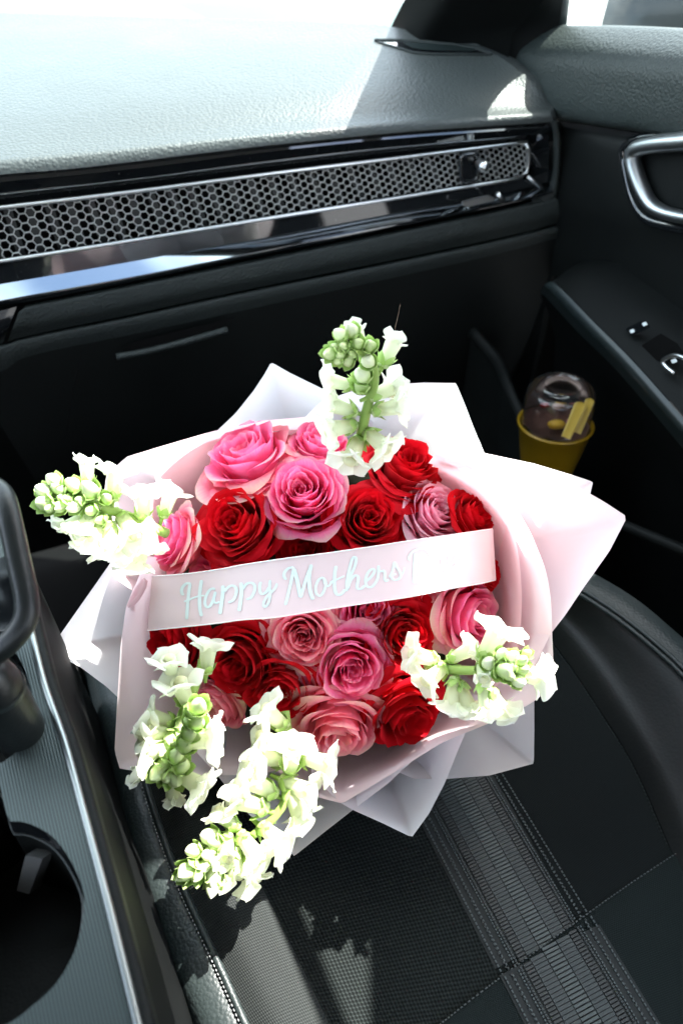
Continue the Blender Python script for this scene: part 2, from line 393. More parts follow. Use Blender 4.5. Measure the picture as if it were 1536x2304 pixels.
# honeycomb lattice
mb = MB()
ucols = [-30.0]; i = 0
while ucols[-1] < 1185: ucols.append(ucols[-1] + 19.0 - 8.4 * min(max(ucols[-1], 0) / 1100.0, 1.0))
def lat(ci, rv):      # lattice point: column coordinate, row coordinate 0 (top) .. 1 (bottom)
    k = min(max(int(math.floor(ci)), 0), len(ucols) - 2); u = ucols[k] + (ucols[k + 1] - ucols[k]) * (ci - k)
    a = vpt(min(u, 1186), vt); sh = 34 - 16 * min(max(u, 0) / 1150, 1)
    b = vpt(min(u + sh * 0.9, 1186), vb)
    q0, q1 = on_dash(a[0], a[1] + 4, -0.019), on_dash(b[0], b[1] - 5, -0.016)
    return q0.lerp(q1, rv)
ROWS = 5.1; hh = 1.0 / ROWS
seen = set()
for c in range(1, len(ucols) - 1):
    for r in range(-1, 6):
        cy = (r + (0.5 if c % 2 else 0.0) + 0.25) * hh
        vs = [(c + 0.667 * math.cos(a), cy + 0.5774 * hh * math.sin(a) * 1.0) for a in [R(60 * q) for q in range(6)]]
        for q in range(6):
            (c0, y0), (c1, y1) = vs[q], vs[(q + 1) % 6]
            key = (round((c0 + c1) * 20), round((y0 + y1) * 40 / hh))
            if key in seen: continue
            seen.add(key)
            if max(y0, y1) < 0 or min(y0, y1) > 1: continue
            if y0 < 0: c0 += (c1 - c0) * (0 - y0) / (y1 - y0); y0 = 0
            if y1 < 0: c1 += (c0 - c1) * (0 - y1) / (y0 - y1); y1 = 0
            if y0 > 1: c0 += (c1 - c0) * (1 - y0) / (y1 - y0); y0 = 1
            if y1 > 1: c1 += (c0 - c1) * (1 - y1) / (y0 - y1); y1 = 1
            p0, p1 = lat(c0, y0), lat(c1, y1)
            d = p1 - p0
            if d.length < 1e-5: continue
            n_ = DASHN; s_ = d.normalized().cross(n_)
            mb.box((p0 + p1) / 2 - n_ * 0.001, d / 2, s_ * 0.00036, n_ * 0.0010)
mb.build('vent_grille', M['grille'], dash, smooth=False)
# vent thumb wheel and its black socket
mb = MB(); c0 = on_dash(1055, 378, -0.012)
rr = [on_dash(u, v, -0.011) for u, v in [(1040, 350), (1062, 347), (1072, 352), (1074, 370), (1073, 396), (1066, 405), (1045, 407), (1038, 402), (1036, 380), (1036, 358)]]
mb.tube(crs(rr + [rr[0]], 40)[:-1], 0.003, 8, closed=True); mb.face([p - DASHN * 0.002 for p in rr]); mb.build('knob_socket', M['gloss_black'], dash)
kn = MB(); kc = on_dash(1086, 374, 0.0)
kn.lathe([(0.0001, 0.007), (0.004, 0.0062), (0.0066, 0.003), (0.0074, -0.001), (0.006, -0.01)], 20, Matrix.Translation(kc) @ DASHN.to_track_quat('Z', 'Y').to_matrix().to_4x4())
kn.build('vent_knob', M['silver'], dash)

# black panel, sloping gloss ledge
p0 = [(u, v + 3) for u, v in vb] + [(1195, 400), (1243, 380)]
p1 = [(-120, 662), (0, 640), (300, 588), (600, 534), (900, 477), (1100, 440), (1195, 420), (1243, 405)]
p2 = [(-120, 700), (0, 676), (300, 622), (540, 574), (600, 562), (900, 503), (1100, 463), (1200, 440), (1243, 428)]
p3 = [(-120, 716), (0, 690), (300, 632), (540, 582), (600, 570), (900, 509), (1100, 468), (1205, 444), (1245, 433)]
mb = MB(); mb.loft([D(p0, -0.013), D(p1, -0.010)], 40, 5, False); mb.build('vent_lower_panel', M['gloss_black'], dash)
mb = MB(); mb.loft([D(p1, -0.010), D(p2, 0.005)], 50, 5, False); M['black_chrome'] = mat('black_chrome', (0.20, 0.225, 0.25), 0.05, metal=1.0); mb.build('gloss_ledge', M['black_chrome'], dash)
mb = MB(); mb.loft([D(p2, 0.005), D([(u, v + 5) for u, v in p2], 0.006), D(p3, 0.003), D([(u, v + 4) for u, v in p3], -0.004)], 50, 8); mb.build('ledge_lip', M['gloss_black'], dash)
# silver details at the outer end of the vent
mb = MB()
mb.tube(D([(1186, 398), (1205, 412), (1224, 428)], -0.004), 0.0022, 8)
mb.build('chrome_spear', M['silver'], dash)
mb = MB(); q = [on_dash(u, v, 0.012) for u, v in [(1042, 455), (1100, 441), (1112, 446), (1110, 452), (1050, 466), (1040, 462)]]
mb.face(q); mb.face([p - DASHN * 0.004 for p in q][::-1])
for a, b in zip(q, q[1:] + q[:1]): mb.face([a, b, b - DASHN * 0.004, a - DASHN * 0.004])
mb.build('badge', M['silver'], dash, smooth=False)
mb = MB(); mb.tube(D([(1118, 436), (1124, 444), (1130, 452)], 0.014), 0.0034, 8); mb.build('badge_end', M['silver'], dash)
# dash end frame
e0 = [on_dash(u, v, -0.006) for u, v in [(1236, 268), (1243, 300), (1244, 350), (1240, 400), (1226, 430), (1195, 446)]]
e1 = [on_dash(u, v, 0.002) for u, v in [(1250, 272), (1256, 305), (1257, 360), (1253, 420), (1240, 455), (1200, 478)]]
e2 = [on_dash(u, v, -0.05) for u, v in [(1262, 276), (1268, 310), (1269, 365), (1265, 430), (1250, 470), (1215, 500)]]
mb = MB(); mb.loft([e0, e1, e2], 24, 10); mb.build('end_frame', M['pad_leather'], dash)
e3 = [on_dash(u, v, -0.028) for u, v in [(1180, 290), (1190, 330), (1195, 370), (1190, 400), (1175, 425), (1160, 440)]]
mb = MB(); mb.loft([[p - DASHN * 0.01 for p in e0], e3], 16, 4, False); mb.build('end_inset', M['gloss_black'], dash)

mb = MB(); mb.loft([D([(u, v - 20) for u, v in p1], -0.035), D([(-130, 720), (0, 700), (300, 650), (540, 596), (900, 520), (1100, 480), (1250, 440)], -0.035), D([(-130, 900), (0, 880), (300, 800), (540, 745), (900, 660), (1100, 620), (1270, 570)], -0.035)], 30, 8)
mb.build('dash_core', M['void_black'], dash)
# padded leather bar under the ledge, with its rounded inner end
a0 = [(44, 716), (52, 692), (70, 684), (150, 668), (300, 638), (540, 590), (900, 517), (1100, 475), (1210, 450), (1250, 440)]
a1 = [(36, 722), (45, 700), (72, 694), (150, 680), (300, 650), (540, 602), (900, 529), (1100, 487), (1212, 462), (1255, 452)]
a2 = [(28, 742), (40, 735), (76, 728), (150, 714), (300, 684), (540, 634), (900, 560), (1100, 516), (1215, 490), (1258, 480)]
a3 = [(18, 768), (30, 764), (80, 752), (150, 737), (300, 707), (540, 655), (900, 582), (1100, 540), (1218, 512), (1258, 500)]
mb = MB(); mb.loft([D(a0, -0.004), D([(u, (v + w) / 2 - 1) for (u, v), (_, w) in zip(a0, a1)], 0.002), D(a1, 0.0045), D(a2, 0.006), D(a3, -0.002)], 70, 22)
mb.build('padded_bar', M['pad_leather'], dash)
b1 = [(-60, 790), (15, 775), (30, 768), (80, 756), (150, 741), (300, 711), (540, 659), (900, 586), (1100, 544), (1258, 506)]
b2 = [(-60, 815), (15, 800), (30, 792), (80, 780), (150, 762), (300, 732), (540, 680), (900, 604), (1100, 560), (1258, 520)]
b3 = [(-60, 860), (8, 842), (30, 822), (70, 806), (150, 788), (300, 758), (540, 706), (900, 626), (1100, 580), (1258, 538)]
mb = MB(); mb.loft([D(b1, -0.004), D([(u, v + 4) for u, v in b1], 0.0015), D(b2, 0.003), D(b3, -0.001)], 60, 16)
mb.build('lower_bar', M['pad_leather'], dash)
# inner upright trim left of the bars
mb = MB(); mb.loft([D([(-80, 704), (-5, 700), (38, 690)], 0.030), D([(-80, 760), (-15, 760), (20, 738)], 0.030), D([(-90, 800), (-30, 796), (8, 770)], 0.012)], 12, 8)
mb.build('inner_trim', M['gloss_black'], dash)
# glove box lid with a pull handle
gb0 = [(u, v - 6) for u, v in b3]
lid = D(gb0, 0.000)
lidb = [p + Vector((0.02, 0.06, -0.30)) for p in lid]
mb = MB(); mb.loft([lid, [a.lerp(b, 0.5) - DASHN * -0.012 for a, b in zip(lid, lidb)], lidb], 40, 10)
gl = mb.build('glove_box', M['black_plastic'], dash)
hpts_t = D([(262, 800), (300, 766), (470, 724), (535, 708)], 0.012); hpts_b = D([(262, 804), (330, 790), (470, 752), (505, 742), (540, 712)], 0.014)
mb = MB(); mb.loft([D([(268, 802), (304, 770), (470, 728), (530, 712)], 0.0125), D([(268, 802), (340, 784), (470, 748), (530, 714)], 0.0125)], 20, 3, False)
hr = mb.build('handle_recess', M['void_black'], gl)
mb = MB(); mb.tube(crs(D([(262, 803), (330, 791), (420, 768), (490, 748), (512, 742)], 0.014), 20), 0.0042, 10)
mb.build('handle_lip', M['pad_leather'], gl)
mb = MB(); mb.tube(crs(D([(185, 790), (175, 830), (160, 900), (150, 980)], 0.010), 14), 0.0007, 6); mb.build('lid_seam', M['void_black'], gl)
# lower footwell wall, from under the glove box to the floor
wall0 = lidb; wall1 = [Vector((p.x, p.y + 0.10, 0.0)) for p in lidb]
mb = MB(); mb.loft([wall0, wall1], 20, 4, False); mb.build('footwell_panel', M['soft_black'], dash)

# ------------------------------------------------------------------ car body: windscreen, pillar, roof, bonnet
body = thing('cabin_shell', 'shell of the car cabin with the dark windscreen pillar beside the dashboard corner', 'car cabin', on_z(1000, 60, 0.75))
PD = Vector((0.152, -0.513, 0.45))
L0 = on_z(878, 62, 0.697); R0 = on_door(1256, 64, 0.012)
PDl, PDr = PD, Vector((0.238, -0.45, 0.45))
pl = [L0 + Vector((-0.004, 0.02, -0.03)), L0, L0 + PDl * 0.25, L0 + PDl * 0.5, L0 + PDl * 0.75, L0 + PDl * 0.88, L0 + PDl * 1.0]
M0 = L0.lerp(R0, 0.72) + Vector((0, -0.03, 0.0))
pm = [M0 + Vector((0, 0, -0.03)), M0, M0 + PDr * 0.25, M0 + PDr * 0.5, M0 + PDr * 0.75, M0 + PDr * 0.88, M0 + PDr * 1.0]
pmid = [a.lerp(b, 0.5) + Vector((-0.012, -0.03, 0.0)) for a, b in zip(pl, pm)]
mb = MB(); mb.loft([pl, [a.lerp(b, 0.7) + Vector((-0.008, -0.012, 0)) for a, b in zip(pl, pmid)], pmid, pm], 24, 16)
mb.build('pillar_trim', M['satin_pillar'] if 'satin_pillar' in M else M['soft_black'], body)
# mirror corner between pillar and door glass
wv = [on_door(u, v, 0.010) for u, v in [(1250, 90), (1256, 60), (1262, 20), (1268, -30), (1274, -80)]]
mb = MB(); MC = Vector((-0.03, 0.012, 0)); mb.loft([[M0 + Vector((0, 0, -0.06)) + MC, M0 + MC, M0 + PDr * 0.10 + MC, M0 + PDr * 0.2 + MC, M0 + PDr * 0.3 + MC], wv], 14, 8, False)
mb.build('mirror_corner', M['soft_black'], body)
mb = MB(); mb.tube([on_door(u, v, 0.004) for u, v in [(1262, 66), (1266, 30), (1271, -20), (1276, -70)]], 0.0062, 8); mb.build('window_channel', M['frame_grey'] if 'frame_grey' in M else M['satin_plastic'], body)
# windscreen, bonnet beyond it, roof lining
def FR(f, r, z): return FWD * f + RGT * r + Vector((0, 0, z))
M['windscreen'] = thin_glass('windscreen', (0.86, 0.97, 0.95), 0.08, 0.015)
bl = [on_z(u, v, 0.700) for u, v in [(-900, 0), (-400, 14), (-160, 24), (0, 27), (200, 33), (420, 40), (640, 46), (800, 53), (880, 60)]]
tl_ = [FR(0.56, -1.0 + 1.44 * k / 8, 1.16) for k in range(9)]
mb = MB(); mb.loft([bl, [a.lerp(b, 0.5) + Vector((0, 0.02, 0.03)) for a, b in zip(bl, tl_)], tl_], 20, 10)
mb.build('windscreen', M['windscreen'], body)
M['paint_white'] = mat('paint_grey', (0.075, 0.11, 0.105), 0.7, spec=0.05)
bon0 = [p + Vector((0.05, 0.06, -0.03)) for p in bl] + [bl[-1] + RGT * 0.35 + Vector((0, 0.0, -0.05))]
bon1 = [p + FWD * 0.95 + Vector((0, 0, -0.14)) for p in bon0]
mb = MB(); mb.loft([bon0, [a.lerp(b, 0.5) + Vector((0, 0, 0.02)) for a, b in zip(bon0, bon1)], bon1], 16, 8)
mb.build('bonnet', M['paint_white'], body)
M['headliner'] = mat('headliner', (0.45, 0.44, 0.42), 0.95, spec=0.05)
RF = 0.345
# roof lining, unseen; made-up opening lets sun onto the lower snapdragon and seat
def roof_z(f, r): return 1.155 + 0.02 * (1 - ((r + 0.15) / 0.9) ** 2) - max(0, r - 0.55) * 0.25
rl = [-1.03, -0.6, -0.2, 0.2, 0.42, 0.50]
def fmax(r): return 0.55 if r < 0.52 else 0.55 - 0.09 * ((r - 0.52) / 0.17)
mb = MB()
def strip(rs, f0, f1fun):
    mb.grid([[FR(f0 + (f1fun(r) - f0) * k / 10, r, roof_z(0, r)) for r in rs] for k in range(11)])
strip(rl, -1.2, fmax)                                   # inboard of the opening
strip([0.50, 0.55, 0.60, 0.648], 0.475, fmax)           # ahead of the opening
strip([0.648, 0.66, 0.675, 0.688], -1.2, fmax)            # outboard of the opening
strip([0.50, 0.55, 0.60, 0.648], -1.2, lambda r: -0.3)  # behind it
mb.build('roof_lining', M['headliner'], body)

# the rest of the cabin: driver side, rear, unseen pillar shaped to shade the seat
mb = MB(); mb.loft([[FR(0.44, 0.755, 0.0), FR(0.47, 0.755, 0.80), FR(0.468, 0.73, 1.0), FR(0.44, 0.712, 1.055), FR(0.36, 0.705, 1.085), FR(0.28, 0.69, 1.118)], [FR(-0.2, 0.755, 0.0), FR(-0.2, 0.755, 0.80), FR(-0.2, .73, 1.0), FR(-0.2, .712, 1.055), FR(-0.2, .705, 1.085), FR(-0.2, 0.69, 1.118)]], 24, 4, False)
mb.build('shade_pillar', M['soft_black'], body)
mb = MB(); mb.loft([[FR(1.3, -1.0, -0.05), FR(0.4, -1.03, -0.05), FR(-1.2, -1.03, -0.05)], [FR(1.3, -1.0, 0.72), FR(0.4, -1.03, 0.80), FR(-1.2, -1.03, 0.84)]], 12, 6, False)
mb.build('driver_side_panel', M['soft_black'], body)
mb = MB(); mb.loft([[FR(-1.2, -1.03, -0.05), FR(-1.2, 0.76, -0.05)], [FR(-0.95, -1.03, 0.35), FR(-0.95, 0.76, 0.35)], [FR(-1.15, -1.03, 0.95), FR(-1.15, 0.76, 0.95)]], 8, 10, False)
mb.build('rear_bench', M['soft_black'], body)
mb = MB(); q0 = on_dash(-120, 480, -0.03); q1 = FR(q0.dot(FWD) + 0.05, -1.02, q0.z)
mb.loft([[q0 + Vector((0, 0, 0.05)), q1 + Vector((0, 0, 0.05))], [q0 + Vector((0, 0, -0.25)), q1 + Vector((0, 0, -0.25))], [q0 + Vector((0, .1, -0.60)), q1 + Vector((0, .1, -0.60))]], 6, 8, False)
mb.build('driver_dash_panel', M['soft_black'], body)
# ------------------------------------------------------------------ passenger door
door = thing('passenger_door', 'dark passenger door with silver pull handle, armrest switches and side window', 'car door', on_door(1400, 400, 0))
def DR(pts, off): return [on_door(u, v, off) for u, v in pts]
belt = [(1010, 62), (1130, 60), (1256, 58), (1400, 60), (1536, 66), (1800, 84)]
k1 = [(1010, 92), (1130, 92), (1256, 92), (1400, 100), (1536, 108), (1800, 130)]
k2 = [(1010, 112), (1130, 116), (1256, 124), (1400, 136), (1536, 148), (1800, 170)]
k3 = [(1010, 150), (1130, 156), (1256, 168), (1400, 184), (1536, 200), (1800, 230)]
k4 = [(1010, 240), (1130, 246), (1256, 258), (1400, 278), (1536, 298), (1800, 335)]
k5 = [(1010, 250), (1130, 258), (1256, 271), (1400, 292), (1536, 312), (1800, 350)]
mb = MB(); mb.loft([DR(belt, -0.004), DR(belt, 0.010), DR(k1, 0.034), DR(k2, 0.046), DR(k3, 0.050), DR(k4, 0.046), DR(k5, 0.024)], 50, 34)
mb.build('upper_pad', M['door_leather'], door)
n0 = [(1010, 252), (1130, 260), (1256, 273), (1400, 294), (1536, 314), (1800, 352)]
n1 = [(1010, 290), (1130, 300), (1256, 312), (1400, 334), (1536, 356), (1800, 396)]
n2 = [(1010, 420), (1130, 430), (1256, 448), (1400, 470), (1536, 492), (1800, 540)]
n3 = [(1010, 500), (1130, 510), (1256, 522), (1400, 546), (1536, 570), (1800, 620)]
n4 = [(1010, 640), (1130, 640), (1256, 620), (1400, 625), (1536, 735), (1800, 900)]
mb = MB(); mb.loft([DR(n0, 0.020), DR(n1, 0.032), DR(n2, 0.034), DR(n3, 0.026), DR(n4, 0.020)], 40, 24)
mb.build('middle_panel', M['black_plastic'], door)
# pull handle: a silver ring round a dark hollow
ring = [(1760, 318), (1620, 312), (1530, 318), (1470, 324), (1432, 334), (1422, 352), (1430, 390), (1446, 430), (1466, 462), (1500, 480), (1560, 492), (1660, 502), (1780, 500)]
rp = crs(DR(ring, 0.046), 60)
mb = MB(); mb.tube(rp, [0.0105 + 0.002 * math.sin(k / 9.0) for k in range(60)], 14, flat=0.8, up=DOORN); M['silver_satin'] = mat('silver_satin', (0.34, 0.36, 0.365), 0.36, metal=1.0); mb.build('pull_handle', M['silver_satin'], door)
cx = on_door(1560, 410, 0.01)
mb = MB(); mb.loft([[cx] * len(ring), [p.lerp(cx, 0.5) for p in DR(ring, 0.030)], DR(ring, 0.040)], 30, 8); mb.build('handle_hollow', M['void_black'], door)
ring2 = [(1700, 292), (1530, 300), (1440, 312), (1404, 330), (1402, 352), (1410, 400), (1424, 450), (1450, 490), (1500, 508), (1600, 520), (1760, 530)]
mb = MB(); mb.tube(crs(DR(ring2, 0.030), 40), 0.006, 8); mb.build('handle_surround', M['gloss_black'], door)
# armrest
o0 = [(1214, 660), (1226, 668), (1300, 748), (1390, 838), (1536, 1010), (1700, 1210)]
o1 = [(1222, 642), (1238, 652), (1312, 730), (1400, 820), (1536, 975), (1700, 1168)]
o2 = [(1238, 634), (1254, 642), (1330, 720), (1420, 810), (1536, 940), (1700, 1130)]
o3 = [(1280, 604), (1330, 612), (1400, 668), (1480, 730), (1560, 800), (1720, 950)]
o4 = [(1310, 585), (1380, 590), (1440, 630), (1536, 700), (1600, 750), (1760, 880)]
mb = MB(); mb.loft([DR(o0, 0.088), DR(o1, 0.104), DR(o2, 0.100)], 40, 12); mb.build('armrest_edge', M['arm_edge'] if 'arm_edge' in M else M['satin_plastic'], door)
mb = MB(); mb.loft([DR([(u + 3, v) for u, v in o2], 0.098), DR(o3, 0.055), DR(o4, 0.022)], 40, 12); mb.build('armrest', M['arm_top'] if 'arm_top' in M else M['black_plastic'], door)
lo1 = [(1120, 760), (1170, 800), (1240, 900), (1330, 1010), (1440, 1150), (1640, 1400)]
mb = MB(); mb.loft([DR(o0, 0.084), [p + Vector((0, 0, -0.12)) - DOORN * 0.05 for p in DR(o0, 0.084)], [p + Vector((0, 0, -0.46)) - DOORN * 0.05 for p in DR(o0, 0.084)]], 30, 10)
mb.build('lower_panel', M['soft_black'], door)
mb = MB(); mb.loft([DR([(900, 560), (1010, 560), (1130, 560), (1240, 620)], 0.02), [p + Vector((0, 0, -0.50)) for p in DR([(900, 560), (1010, 560), (1130, 560), (1240, 620)], 0.02)]], 12, 4, False)
mb.build('kick_panel', M['soft_black'], door)
# lock button with two marks, window switch with bright lever
def plate(pts, h, off, name, m, parent, rim=0.0):
    q = DR(pts, off); qb = DR(pts, off - h); mb = MB(); n = len(q)
    mid = sum(q, Vector()) / n
    for k in range(n): mb.face([mid, q[k], q[(k + 1) % n]]); mb.face([q[k], qb[k], qb[(k + 1) % n], q[(k + 1) % n]])
    return mb.build(name, m, parent, smooth=False)
def rrect(cx, cy, ax, ay, bx_, by, n=5):   # rounded quad in photograph pixels spanned by two half axes
    pts = []
    for k in range(24):
        a = 2 * math.pi * k / 24; ca, sa = math.cos(a), math.sin(a)
        e = 0.45; x = abs(ca) ** e * (1 if ca > 0 else -1); y = abs(sa) ** e * (1 if sa > 0 else -1)
        pts.append((cx + ax * x + bx_ * y, cy + ay * x + by * y))
    return pts
lb = plate(rrect(1434, 738, 22, -10, 8, 9), 0.006, 0.086, 'lock_button', M['gloss_black'], door)
for (x, y) in ((1421, 745), (1449, 729)): plate(rrect(x, y, 4.5, -2, 2, 3.5), 0.001, 0.0872, 'lock_symbol', M['print'], lb)
plate([(1438, 780), (1485, 750), (1523, 773), (1540, 800), (1523, 812), (1488, 812), (1467, 811), (1443, 790)], 0.002, 0.082, 'switch_recess', M['void_black'], door)
mb = MB(); mb.tube(crs(DR([(1552, 812), (1520, 800), (1497, 806), (1490, 814), (1500, 828), (1516, 840)], 0.088), 24), 0.0024, 8)
mb.build('window_switch', M['silver'], door)
plate(rrect(1515, 812, 6, -2, 2, 4), 0.001, 0.088, 'switch_symbol', M['print'], door)
mb = MB(); mb.loft([DR(belt, -0.012), DR(belt, -0.05), [p + Vector((0, 0, -0.5)) for p in DR(belt, -0.07)], [p + Vector((0, 0, -1.0)) for p in DR(belt, -0.03)]], 20, 12, False)
mb.build('outer_skin', M['soft_black'], door)
# pocket lip in the lower door and the sill trim
mb = MB(); mb.tube(crs([at(u, v, t) for u, v, t in [(1060, 745, 1.16), (1118, 815, 1.13), (1140, 870, 1.10), (1180, 960, 1.07), (1222, 1060, 1.03), (1280, 1160, 1.0)]], 24), 0.010, 10, flat=0.7)
mb.build('pocket_lip', M['pocket'] if 'pocket' in M else M['black_plastic'], door)
mb = MB(); q = crs([at(u, v, t) for u, v, t in [(1060, 745, 1.16), (1118, 815, 1.13), (1140, 870, 1.10), (1180, 960, 1.07), (1222, 1060, 1.03), (1280, 1160, 1.0)]], 16)
mb.loft([q, [p + Vector((0, 0, -0.2)) for p in q]], 16, 4, False); mb.build('pocket_wall', M['black_plastic'], door)
mb = MB(); mb.tube(crs([at(u, v, t) for u, v, t in [(1330, 1150, 1.0), (1400, 1180, 0.98), (1536, 1238, 0.93), (1700, 1310, 0.88)]], 20), 0.007, 8)
mb.build('sill_trim', M['black_plastic'], door)
# door glass
M['door_glass'] = thin_glass('door_glass', (0.86, 0.95, 0.92), 0.08, 0.003)
gl0 = DR([(1262, 62), (1400, 62), (1536, 68), (1800, 86)], -0.002)
gl1 = [Vector((p.x, p.y, 0)) + Vector((0, 0, 1.12)) + DOORN * 0.10 - FWD * 0.06 for p in gl0]
mb = MB(); mb.loft([gl0, gl1], 10, 5, False); mb.build('window_glass', M['door_glass'], door)

# ------------------------------------------------------------------ parked car seen through the door glass
pk = thing('parked_car', 'dark parked car seen through the door window', 'car', (2.4, 4.4, -0.25))
M['car_dark'] = mat('car_dark', (0.008, 0.011, 0.011), 0.3, spec=0.3, coat=0.15)
M['tyre'] = mat('tyre', (0.015, 0.015, 0.015), 0.8)
M['car_glass'] = mat('car_glass', (0.02, 0.04, 0.04), 0.05, spec=0.8)
ax = Vector((0.94, -0.34, 0)); ay = Vector((0.34, 0.94, 0)); PK = at(1338, 40, 2.5); PK.z = -0.25
def pkp(x, y, z): return PK + ax * x + ay * y + Vector((0, 0, z))
prof = [(0.0, 0.28), (0.02, 0.62), (0.15, 0.80), (0.9, 0.92), (1.35, 1.32), (2.6, 1.38), (3.4, 1.05), (4.1, 0.95), (4.25, 0.5), (4.2, 0.25)]
rows = []
for y, k in ((-0.02, 0.0), (0.0, 0.6), (0.06, 1.0), (0.9, 1.04), (1.7, 1.0), (1.78, 0.6), (1.8, 0.0)):
    rows.append([pkp(x, y + (0.12 if z > 0.95 and y < 0.8 else -0.12 if z > 0.95 and y > 1 else 0), 0.28 + (z - 0.28) * k) for x, z in prof])
mb = MB(); mb.grid(rows); mb.build('body', M['car_dark'], pk)
for (x0, x1) in ((1.05, 1.85), (1.92, 2.9)):
    mb = MB(); mb.face([pkp(x0 + 0.02, 0.03, 0.86), pkp(x1, 0.03, 0.86), pkp(x1, 0.10, 1.24), pkp(x0 + 0.32, 0.10, 1.24)]); mb.build('side_window', M['car_glass'], pk, smooth=False)
for x in (0.75, 3.4):
    mb = MB(); Mw = Matrix.Translation(pkp(x, -0.03, 0.32)) @ (-ay).to_track_quat('Z', 'Y').to_matrix().to_4x4()
    mb.lathe([(0.2, 0.0), (0.30, 0.01), (0.32, -0.02), (0.32, -0.2)], 28, Mw); w = mb.build('wheel', M['tyre'], pk)
    mb = MB(); mb.lathe([(0.001, 0.0), (0.06, 0.01), (0.19, -0.01), (0.21, 0.005)], 28, Mw); mb.build('rim', M['silver'], w)
# ------------------------------------------------------------------ centre console
ZC = 0.55
con = thing('center_console', 'black center console with ridged metallic top, round cup holder and bright edge trim', 'console', on_z(60, 2000, ZC))
def CZ(pts, z=ZC): return [on_z(u, v, z) for u, v in pts]
edge = [(20, 1240), (58, 1395), (91, 1534), (126, 1637), (146, 1700), (200, 1905), (237, 2046), (277, 2210), (300, 2306), (345, 2500)]
hole = [(0, 1766), (22, 1846), (55, 1849), (109, 1875), (146, 1915), (179, 1977), (190, 2028), (182, 2094), (160, 2159), (120, 2221), (66, 2269), (22, 2302),
        (-60, 2335), (-160, 2330), (-235, 2240), (-255, 2050), (-215, 1900), (-130, 1830), (-60, 1790), (-30, 1740)]
hole2 = [(58, 1510), (72, 1560), (77, 1605), (68, 1650), (38, 1690), (0, 1718), (-60, 1728), (-130, 1700), (-160, 1600), (-130, 1500), (-60, 1450), (0, 1440), (36, 1470)]
import bmesh
def console_top():
    m = mat('ridged_metal', (0.07, 0.085, 0.088), 0.38, metal=0.35, spec=0.4); N, K, b = nodes(m)
    t = N.new('ShaderNodeTexCoord'); mp = N.new('ShaderNodeMapping'); K(t.outputs['UV'], mp.inputs[0])
    x = uvwave(N, K, mp.outputs[0], 0, 0.0018); y = uvwave(N, K, mp.outputs[0], 1, 0.0015)
    r = N.new('ShaderNodeMapRange'); r.inputs[1].default_value = -0.9; r.inputs[2].default_value = 0.6; K(x, r.inputs[0])
    y2 = N.new('ShaderNodeMapRange'); y2.inputs[1].default_value = -1; y2.inputs[2].default_value = 1; y2.inputs[3].default_value = 0.75; y2.inputs[4].default_value = 1.1; K(y, y2.inputs[0])
    p = N.new('ShaderNodeMath'); p.operation = 'MULTIPLY'; K(r.outputs[0], p.inputs[0]); K(y2.outputs[0], p.inputs[1])
    mx = N.new('ShaderNodeMix'); mx.data_type = 'RGBA'; mx.inputs[6].default_value = (0.016, 0.023, 0.023, 1); mx.inputs[7].default_value = (0.052, 0.070, 0.070, 1)
    K(p.outputs[0], mx.inputs[0]); K(mx.outputs[2], b.inputs['Base Color']); bump_in(m, p.outputs[0], 0.25, 0.0005)
    return m
M['ridged'] = console_top()
bm = bmesh.new()
outer = CZ(edge) + CZ([(-420, 2600), (-420, 1200)])
loops = [outer, crs(CZ(hole) + [CZ(hole)[0]], 61)[:-1], crs(CZ(hole2) + [CZ(hole2)[0]], 41)[:-1]]
es = []
for lp in loops:
    vs = [bm.verts.new(p - Vector(con.location)) for p in lp]
    es += [bm.edges.new((vs[k], vs[(k + 1) % len(vs)])) for k in range(len(vs))]
bmesh.ops.triangle_fill(bm, use_beauty=True, edges=es)
uvl = bm.loops.layers.uv.new('UVMap')
ex = (on_z(146, 1700, ZC) - on_z(277, 2210, ZC)).normalized(); ey = Vector((0, 0, 1)).cross(ex)
for f in bm.faces:
    if f.normal.z < 0: f.normal_flip()
    for l in f.loops: l[uvl].uv = (l.vert.co.dot(ey), l.vert.co.dot(ex))
me = bpy.data.meshes.new('top_panel'); bm.to_mesh(me); bm.free(); me.materials.append(M['ridged'])
tp = bpy.data.objects.new('top_panel', me); C.objects.link(tp); tp.parent = con
dn = lambda pts, d, k=0.0: [p.lerp(sum(pts, Vector()) / len(pts), k) + Vector((0, 0, -d)) for p in pts]
